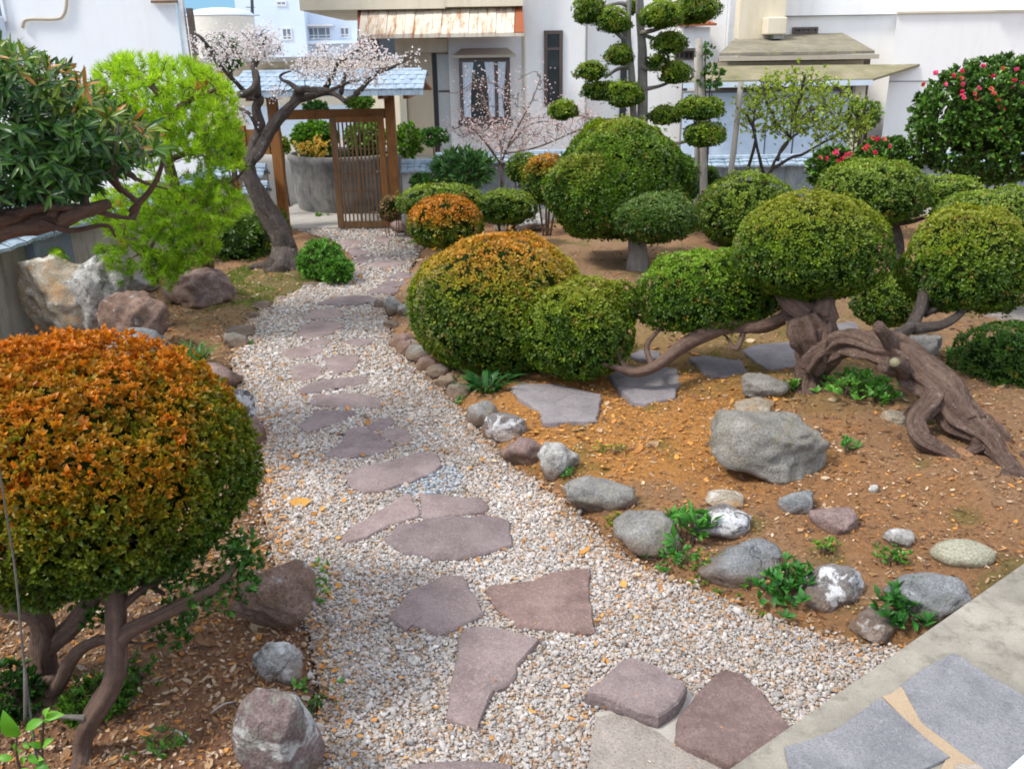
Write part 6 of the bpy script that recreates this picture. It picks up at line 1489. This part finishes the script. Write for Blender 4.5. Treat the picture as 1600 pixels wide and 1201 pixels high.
# pink blossom shrub
g = np.random.default_rng(104)
pk = thing('pink_blossom_shrub', 'thin bare branched shrub with pale pink buds in front of the bay window', 'shrub', (D(785, 280, 13.6).x, 13.6, .05))
t = TB(); bx_ = D(785, 290, 13.6); nodes = []
for i, l in enumerate([[(785, 292), (782, 250), (790, 200), (785, 150)], [(785, 260), (760, 225), (730, 190), (715, 170)], [(786, 240), (820, 200), (850, 190), (870, 195)], [(785, 250), (800, 215), (830, 160), (845, 120)], [(785, 230), (765, 180), (755, 150), (740, 120)], [(790, 240), (840, 230), (900, 205)]]):
    P_ = [tuple(D(x, y, 13.6 + .3 * math.sin(i * 3 + j))) for j, (x, y) in enumerate(l)]; t.add(P_, [.03 if i == 0 else .016, .014, .01, .006][:len(P_)], 7, gnarl=.2, sub=3); nodes += [(p, .01) for p in catmull(P_, 3)[1:]]
T = np.concatenate([px_cloud([(690, 150), (740, 110), (800, 120), (870, 105), (860, 150), (800, 180), (720, 180)], 60, 13, 14, g), px_cloud([(700, 195), (760, 190), (820, 178), (900, 165), (935, 185), (910, 215), (850, 225), (790, 245), (740, 225), (700, 215)], 260, 13.1, 14.1, g)])
grow(t, nodes, T, .01, .005, .05, 9); t.build('branch', MATS['twig'], pk)
blossom(T[30:], 9, .1, .018, np.array([.76, .52, .5]), np.array([.88, .8, .78]), g, 'blossom', pk)

# yellow-green loose tree on the right
g = np.random.default_rng(105)
yt = thing('loose_tree', 'open branched small tree with yellow green new leaves in front of the pale blue panels', 'tree', (D(1205, 300, 12.6).x, 12.6, .05))
t = TB(); nodes = []
for i, l in enumerate([[(1190, 300), (1210, 255), (1235, 215), (1240, 180)], [(1200, 290), (1185, 240), (1178, 200), (1185, 150)], [(1210, 262), (1250, 240), (1285, 225), (1320, 205)], [(1235, 215), (1210, 190), (1195, 150), (1190, 125)], [(1240, 200), (1270, 170), (1300, 165)], [(1240, 190), (1250, 150), (1258, 118)], [(1215, 250), (1225, 225), (1260, 200)], [(1160, 290), (1180, 220), (1170, 180)]]):
    P_ = [tuple(D(x, y, 12.6 + .3 * math.sin(i * 3 + j))) for j, (x, y) in enumerate(l)]; t.add(P_, [.05 if i == 0 else .025, .02, .014, .008][:len(P_)], 8, gnarl=.2, sub=3, wob=.03); nodes += [(p, .012) for p in catmull(P_, 3)[1:]]
T = px_cloud([(1150, 150), (1180, 125), (1255, 112), (1310, 130), (1350, 165), (1360, 205), (1330, 225), (1270, 225), (1215, 215), (1160, 200)], 420, 12.0, 13.2, g)
grow(t, nodes, T, .012, .005, .05, 10); t.build('branch', MATS['bark_plum'], yt)
n = len(T) * 3; P = np.repeat(T, 3, 0) + g.normal(0, .07, (n, 3)); LB().add(*rosettes(P, g.normal(size=P.shape) + [0, 0, .8], 5, .05, .5, np.array([.2, .3, .03]), np.array([.42, .48, .06]), g)).build('foliage', 'leaf', yt)
loose_bush('orange_shrub', 'small shrub with green and orange leaves at the right end of the pale blue panels', 1322, 152, 1376, 206, 12.8, 170, 6, .06, .5, (.06, .17, .03), (.25, .32, .04), 220, base=.05)

# camellias
def camellia(px0, py0, px1, py1, Y, label, seed, n, nf, fl, stems):
    root, P, c = loose_bush('camellia', label, px0, py0, px1, py1, Y, n, 6, .07, .6, (.025, .085, .012), (.11, .2, .025), seed, 'leaf_gloss', shell=.72, stems=stems, bright=.4)
    s_ = mpp(c); Vi, Fi = ico(3); hw, hh = (px1 - px0) / 2 * s_, (py1 - py0) / 2 * s_
    obj('dark_filler', np.array(c) + Vi * (1 + .12 * vn(Vi, 2, seed))[:, None] * np.array([hw * .55, hw * .45, hh * .55]), Fi, MATS['core'], root, True)  # dark filler blob put in to close the gaps in the crown
    g = np.random.default_rng(seed + 1); q = px_cloud(fl, nf, Y - .9, Y - .4, g); cc = np.array([[.72, .05, .13], [.8, .12, .25], [.75, .2, .14]])[g.integers(3, size=nf)]
    V, Fa, C = rosettes(q, g.normal(size=q.shape) * .4 + [0, -1, .4], 11, .04, .9, cc, cc * 1.1, g, (.2, 1.5), .15, -.1, .1); LB().add(V, Fa, C).build('flower', 'petal', root)
    V, Fa, C = rosettes(q, g.normal(size=q.shape) * .4 + [0, -1, .4], 5, .02, .5, np.array([.7, .45, .08]), np.array([.7, .5, .1]), g, (.2, .7)); LB().add(V, Fa, C).build('flower_centre', 'petal', root)
    return root
cm = camellia(1418, 84, 1690, 296, 11.0, 'large glossy camellia with red pink flowers in front of the white wall on the right', 230, 2300, 30, [(1425, 140), (1460, 105), (1520, 88), (1600, 85), (1600, 130), (1580, 150), (1590, 205), (1545, 225), (1540, 180), (1470, 130), (1430, 150)], 5)
TB().add([Q(1524, 340, 11), Q(1520, 290, 11), Q(1518, 262, 11), Q(1512, 225, 10.8)], [.07, .06, .045, .03], 10, gnarl=.15, seed=3).add([Q(1519, 265, 10.95), Q(1532, 245, 10.8), Q(1545, 235, 10.7)], [.035, .03, .02], 8, seed=5).build('trunk', MATS['bark_plum'], cm)
camellia(1330, 215, 1440, 292, 11.6, 'lower camellia spreading left from the large one with a few pink flowers', 232, 600, 10, [(1350, 215), (1380, 215), (1400, 235), (1380, 245), (1345, 235)], 6)
camellia(1262, 228, 1345, 300, 11.9, 'small camellia with a cluster of bright pink flowers left of the lower one', 234, 330, 14, [(1280, 245), (1300, 235), (1330, 238), (1325, 255), (1300, 258), (1282, 250)], 6)

# stakes
for a, b, r, lb in [((1132, 300), (1158, 128), .045, 'pale lichen spotted stake leaning right beside the cloud tree'), ((1104, 290), (1092, 60), .06, 'thick pale trunk like pole just right of the cloud tree'), ((1090, 280), (1088, 90), .035, 'thinner pale pole left of the thick one')]:
    o0 = D(*a, 12.4); o0.z = 0; t = TB(); top = D(*b, 12.4); t.add([(o0.x, 12.4, 0), tuple((Vector((o0.x, 12.4, 0)) + top) / 2 + Vector((.02, 0, 0))), tuple(top)], [r, r * .9, r * .8], 10, gnarl=.1, seed=3, caps=True, sub=3)
    o = t.build('garden_stake', MATS['wood_pole'], None, loc=(o0.x, 12.4, 0)); tag(o, lb, 'stake')
loose_bush('ivy_sprig', 'small green leafy sprig growing at the top of the thick pale pole', 1088, 100, 1132, 142, 12.4, 70, 6, .06, .5, (.04, .13, .02), (.12, .28, .05), 240, cat='plant', stems=2, base=.0)
loose_bush('ivy_sprig', 'upper little leafy shoot beside the thick pale pole', 1088, 65, 1116, 98, 12.4, 30, 6, .05, .5, (.04, .13, .02), (.12, .28, .05), 241, cat='plant', stems=2, base=.0)

# ---------------------------------------------------------------- small plants
def blades(name, label, px, py, r, h, n, col, tip, seed, w=.012, cat='plant', lean=.8, group=None, Z=None):
    g = np.random.default_rng(seed); c = GT(px, py); root = thing(name, label, cat, tuple(c), group)
    V, Fa, C = [], [], []; k = 5
    for i in range(n):
        a = g.uniform(0, 6.28); q = g.random() ** .5 * r * .35; b = np.array([c.x + q * math.cos(a), c.y + q * math.sin(a), c.z - .01]); a += g.normal(0, .5)
        H_ = h * g.uniform(.6, 1.1); out = r * g.uniform(.3, 1.0) * lean; s = np.array([-math.sin(a), math.cos(a), 0]) * w
        bb = g.uniform(.75, 1.2)
        for j in range(k):
            u = j / (k - 1); p = b + np.array([math.cos(a), math.sin(a), 0]) * out * u ** 1.4 + np.array([0, 0, H_ * (u * 1.5 - .75 * u ** 2.4)]); ww = (1 - u ** 2) * .9 + .05
            V += [p - s * ww, p + s * ww]; cc = (np.array(col) * (1 - u) + np.array(tip) * u) * bb; C += [cc, cc]
        o = i * 2 * k; Fa += [(o + 2 * j, o + 2 * j + 1, o + 2 * j + 3, o + 2 * j + 2) for j in range(k - 1)]
    obj('blades', np.array(V), np.array(Fa), MATS['leaf'], root, False, {'col': np.array(C)})
    return root
def tuft(name, label, px, py, r, h, n, L, W, col, tip, seed, k=5, cat='plant'):
    g = np.random.default_rng(seed); c = GT(px, py); root = thing(name, label, cat, tuple(c)); q = g.normal(0, .45, (n, 2)) * r; P = np.c_[c.x + q[:, 0], c.y + q[:, 1], np.zeros(n)]
    P[:, 2] = hgt(P[:, :2]) + h * g.random(n) ** .7 + .01; t = TB()
    for p in P[::2]: t.add([(p[0] * .6 + c.x * .4, p[1] * .6 + c.y * .4, gz(p[0], p[1]) - .01), tuple((p + np.array([c.x, c.y, p[2]])) / 2), tuple(p)], [.003, .003, .002], 4, sub=1)
    t.build('stem', MATS['twig'], root)
    LB().add(*rosettes(P, g.normal(size=P.shape) * .35 + [0, 0, 1], k, L, W, np.array(col), np.array(tip), g, (.6, 1.8), .12, .1)).build('leaves', 'leaf', root)
    return root
GR, GT_ = (.025, .11, .02), (.1, .28, .05)
blades('grass_tuft', 'dark green grassy tuft between the boulders and the path', 300, 572, .30, .22, 170, (.02, .1, .02), (.08, .26, .05), 301, .006)
blades('strappy_plant', 'dark strappy plants growing under the big ball shrub', 760, 608, .3, .16, 60, (.02, .08, .018), (.06, .2, .05), 302, .016)
blades('strappy_plant', 'low strappy leaves beside the slate blue slab', 800, 590, .2, .14, 30, (.02, .08, .018), (.06, .2, .05), 303, .014)
L_ = [(330, 600, .12, .06, 30, .04, .55, (.08, .26, .02), (.22, .5, .05), 'lime green seedlings among the left border stones'),
      (480, 925, .16, .05, 45, .035, .6, (.06, .2, .02), (.16, .42, .05), 'fresh green weeds in the gravel above the jagged brown rock'), (505, 1105, .11, .03, 24, .03, .6, (.06, .2, .03), (.16, .38, .06), 'sparse weeds in the gravel beside the half white rock'),
      (1076, 845, .1, .13, 20, .07, .35, (.03, .14, .015), (.1, .32, .04), 'long leaved weed between the mauve grey and white spotted rocks'), (1048, 885, .09, .05, 22, .035, .5, (.04, .17, .02), (.1, .32, .05), 'low weed at the right foot of the mauve grey rock'),
      (1228, 925, .15, .09, 45, .05, .55, (.03, .13, .02), (.08, .27, .05), 'dense leafy weeds left of the cracked white lichen rock'), (1105, 900, .13, .02, 40, .02, .6, (.08, .2, .01), (.2, .36, .03), 'moss like green patch in front of the long blue grey rock'),
      (1160, 915, .1, .03, 22, .025, .6, (.06, .2, .02), (.15, .35, .04), 'small bright weeds below the long blue grey rock'), (1405, 965, .12, .08, 32, .055, .5, (.02, .11, .02), (.08, .26, .05), 'leafy weed between the two last rocks and the porch'),
      (1398, 880, .08, .04, 30, .025, .5, (.04, .16, .01), (.12, .32, .03), 'small green moss clump below the grey and white stone'), (1288, 860, .08, .03, 26, .022, .5, (.06, .17, .01), (.16, .32, .03), 'green moss clump below the double humped stone'),
      (1325, 705, .08, .05, 14, .035, .6, (.05, .18, .03), (.14, .34, .07), 'tiny seedling alone on the soil right of the largest boulder'), (885, 745, .04, .03, 10, .025, .6, (.05, .18, .03), (.14, .34, .07), 'tiny sprig in front of the angular white rock'),
      (712, 630, .09, .02, 26, .025, .4, (.05, .18, .02), (.14, .34, .05), 'green sprigs around the small mossy rock'), (963, 815, .06, .02, 20, .02, .6, (.14, .2, .01), (.3, .36, .03), 'yellow moss between the long sloping rock and the mauve grey one'),
      (950, 705, .13, .02, 26, .02, .5, (.14, .2, .01), (.32, .38, .03), 'yellow green moss specks in the orange litter'), (1240, 610, .05, .05, 16, .04, .6, (.05, .17, .02), (.18, .38, .05), 'small leaves at the left foot of the upright stump'),
      (1500, 560, .18, .05, 40, .04, .5, (.04, .14, .02), (.12, .3, .05), 'low green leaves behind the arch of the trunk'), (205, 1075, .14, .06, 40, .03, .5, (.03, .12, .012), (.1, .24, .02), 'green leaves at the base of the nearest azalea trunk'),
      (262, 1170, .12, .02, 20, .03, .4, (.05, .15, .02), (.1, .26, .03), 'thin weeds in the red brown litter'), (700, 392, .1, .02, 10, .04, .4, (.05, .15, .02), (.12, .28, .03), 'small weed beside the white cobbles'),
      (385, 545, .06, .04, 20, .03, .5, (.07, .22, .02), (.2, .42, .05), 'bright tuft touching the lower grey stone'), (1185, 970, .03, .02, 7, .025, .6, (.08, .22, .02), (.2, .42, .05), 'single green leaf sprig in the gravel near the porch'),
      (645, 385, .12, .03, 22, .05, .4, (.05, .16, .02), (.12, .3, .04), 'grassy weeds below the cobbles by the path'), (500, 340, .1, .03, 10, .06, .5, (.08, .2, .02), (.2, .36, .03), 'weed at the left foot of the round planter')]
for i, (x, y, r, h, n, L, W, c0, c1_, lb) in enumerate(L_): tuft('weed', lb, x, y, r, h, n, L, W, c0, c1_, 320 + i)
# ground cover under the arch: larger leaves
tuft('leafy_ground_cover', 'light green broad leaved ground cover under the arch of the twisted trunk', 1345, 612, .26, .1, 85, .05, .6, (.08, .25, .03), (.25, .5, .1), 360, 5)
tuft('leafy_ground_cover', 'second patch of broad leaves right of the arch cover, by the root', 1375, 628, .13, .08, 35, .05, .6, (.07, .22, .03), (.2, .44, .09), 361, 5)
# moss and short grass
g = np.random.default_rng(106)
def grass_area(name, poly, n, h, col, tip, w=.004):
    A_ = xy(poly, .05); P = in_poly_points(A_, n, g); P = P[~inside(P, PATH)]; P = P[(fbm(np.c_[P, P[:, 0] * 0], 3, 41) > -.15) & off_stones(P)]; n = len(P)
    B_ = np.c_[P, hgt(P) - .004]; ax = nrmz(g.normal(size=(n, 3)) * .55 + [0, 0, 1]); L = h * g.uniform(.5, 1.2, n); S = nrmz(np.cross(ax, g.normal(size=ax.shape))) * w
    V = np.stack([B_ - S, B_ + S, B_ + ax * L[:, None]], 1).reshape(-1, 3); C = np.array(col) + (np.array(tip) - np.array(col)) * g.random((n, 1))
    tag(obj(name, V, np.arange(len(V)).reshape(-1, 3), MATS['leaf'], None, False, {'col': np.repeat(C, 3, 0)}), kind='stuff')
grass_area('grass', [(330, 440), (380, 415), (470, 425), (560, 440), (470, 452), (415, 478), (330, 490)], 26000, .035, (.06, .14, .02), (.3, .34, .08))
grass_area('moss', [(940, 560), (1260, 500), (1300, 560), (1150, 600), (950, 580)], 20000, .012, (.12, .13, .01), (.34, .32, .04), .005)

# sapling and cane in the lower left corner: broad leaves, each its own part
g = np.random.default_rng(107)
sp = thing('sapling', 'young bright green sapling with broad leaves in the bottom left corner', 'plant', tuple(GT(60, 1215)))
b0 = GT(66, 1235); ys = b0.y - .02
t = TB(); t.add([(b0.x, b0.y, b0.z - .02), tuple(D(66, 1180, ys)), tuple(D(68, 1130, ys)), tuple(D(70, 1112, ys))], [.006, .005, .004, .003], 6); t.add([(b0.x - .04, b0.y, b0.z - .02), tuple(D(28, 1190, ys)), tuple(D(26, 1150, ys))], [.006, .005, .003], 6); t.add([tuple(D(66, 1180, ys)), tuple(D(50, 1165, ys)), tuple(D(40, 1178, ys))], [.004, .003, .003], 5)
t.build('stem', MATS['bark_brown'], sp)
def broad():
    V = []; Fs = []
    for s, w in ((0, .03), (.15, .16), (.4, .24), (.7, .18), (.9, .07), (1, .0)): z = .10 * math.sin(s * 3) - .12 * s * s; V += [(s, -w, z + w * .3), (s, 0, z), (s, w, z + w * .3)]
    for i in range(5):
        for k in range(2): a = i * 3 + k; Fs.append((a, a + 3, a + 4, a + 1))
    return np.array(V), Fs
V, Fs = broad(); bm_ = [make_mesh('leaf', V, Fs, MATS['leaf'], True, {'col': np.repeat(np.array([c_]), len(V), 0)}) for c_ in ((.12, .36, .02), (.2, .48, .05), (.07, .24, .02))]
for (x, y, dx, dy, Lp, m_) in [(70, 1120, 30, -6, 30, 1), (70, 1120, 12, -22, 24, 1), (68, 1125, -32, 14, 34, 0), (68, 1120, 5, 10, 14, 1), (66, 1165, 22, -18, 27, 1), (66, 1165, -14, -18, 22, 0), (28, 1150, -8, -45, 52, 0), (26, 1160, -8, 28, 26, 0), (30, 1175, 12, -14, 18, 0), (40, 1180, -10, 20, 24, 1), (44, 1178, 20, 12, 22, 0),
        (60, 1185, 14, -8, 16, 1), (60, 1190, 22, 8, 26, 2), (45, 1200, -18, 8, 26, 1), (20, 1185, -20, -4, 24, 0), (62, 1200, -16, 16, 24, 1), (36, 1160, 14, 4, 15, 0), (50, 1150, 8, -12, 14, 2)]:
    s_ = mpp(D(x, y, ys)); o = bpy.data.objects.new('leaf', bm_[m_]); link(o, sp, tuple(D(x, y, ys))); ax = Vector((dx, g.uniform(-14, 6), -dy)); o.rotation_euler = leaf_frame(ax, Vector((0, -.8, 1))).to_euler(); k = Lp * s_ * 1.05; o.scale = (k, k, k)
t = TB(); c0 = D(42, 1150, 2.35); c0b = Vector((c0.x, 2.35, gz(c0.x, 2.35)))
t.add([tuple(c0b), tuple(D(38, 1040, 2.35)), tuple(D(25, 900, 2.33)), tuple(D(8, 790, 2.3)), tuple(D(-6, 700, 2.28))], [.004, .004, .0035, .003, .002], 8, gnarl=.15, seed=3)
t.add([tuple(D(38, 1040, 2.35)), tuple(D(40, 1070, 2.34)), tuple(D(39, 1130, 2.35))], [.004, .007, .005], 8)
cn_ = t.build('garden_cane', MATS['bark_grey'], None, loc=tuple(c0b)); tag(cn_, 'slender grey cane rising in front of the azalea along the left edge', 'cane')

# fallen twig on the soil, bottom right bed, and litter twigs on the left
for i, (x, y, dx, L_s, lb) in enumerate([(330, 1120, 40, .12, 'dry pale twig in the red brown litter near the half white rock'), (300, 1165, -30, .1, 'dead curled leaf stalk in the litter at the bottom left')]):
    p = GT(x, y); q = GT(x + dx, y - 20); t = TB(); t.add([(p.x, p.y, p.z + .02), tuple((p + q) / 2 + Vector((0, 0, .03))), (q.x, q.y, q.z + .015)], [.004, .005, .002], 5, gnarl=.3, seed=i); tag(t.build('fallen_twig', MATS['wood_pole'], None, loc=tuple(p)), lb, 'twig')
# distant sheet-metal door and wall seen left of the gate, and a blue water butt under the pine
wb = thing('dark_bin', 'dark blue green bin behind the left garden wall under the long leaved tree', 'bin', (D(25, 380, 8.3).x, 8.3, 0))
q0, q1 = D(-30, 300, 8.4), D(58, 300, 8.4); MB().box(q0.x, q1.x, 8.2, 8.9, -.05, D(30, 290, 8.2).z - .06, .03).build('body', MATS['glass_far'], wb); MB().box(q0.x - .03, q1.x + .03, 8.17, 8.93, D(30, 290, 8.2).z - .055, D(30, 290, 8.2).z, .015).build('lid', MATS['glass_far'], wb)
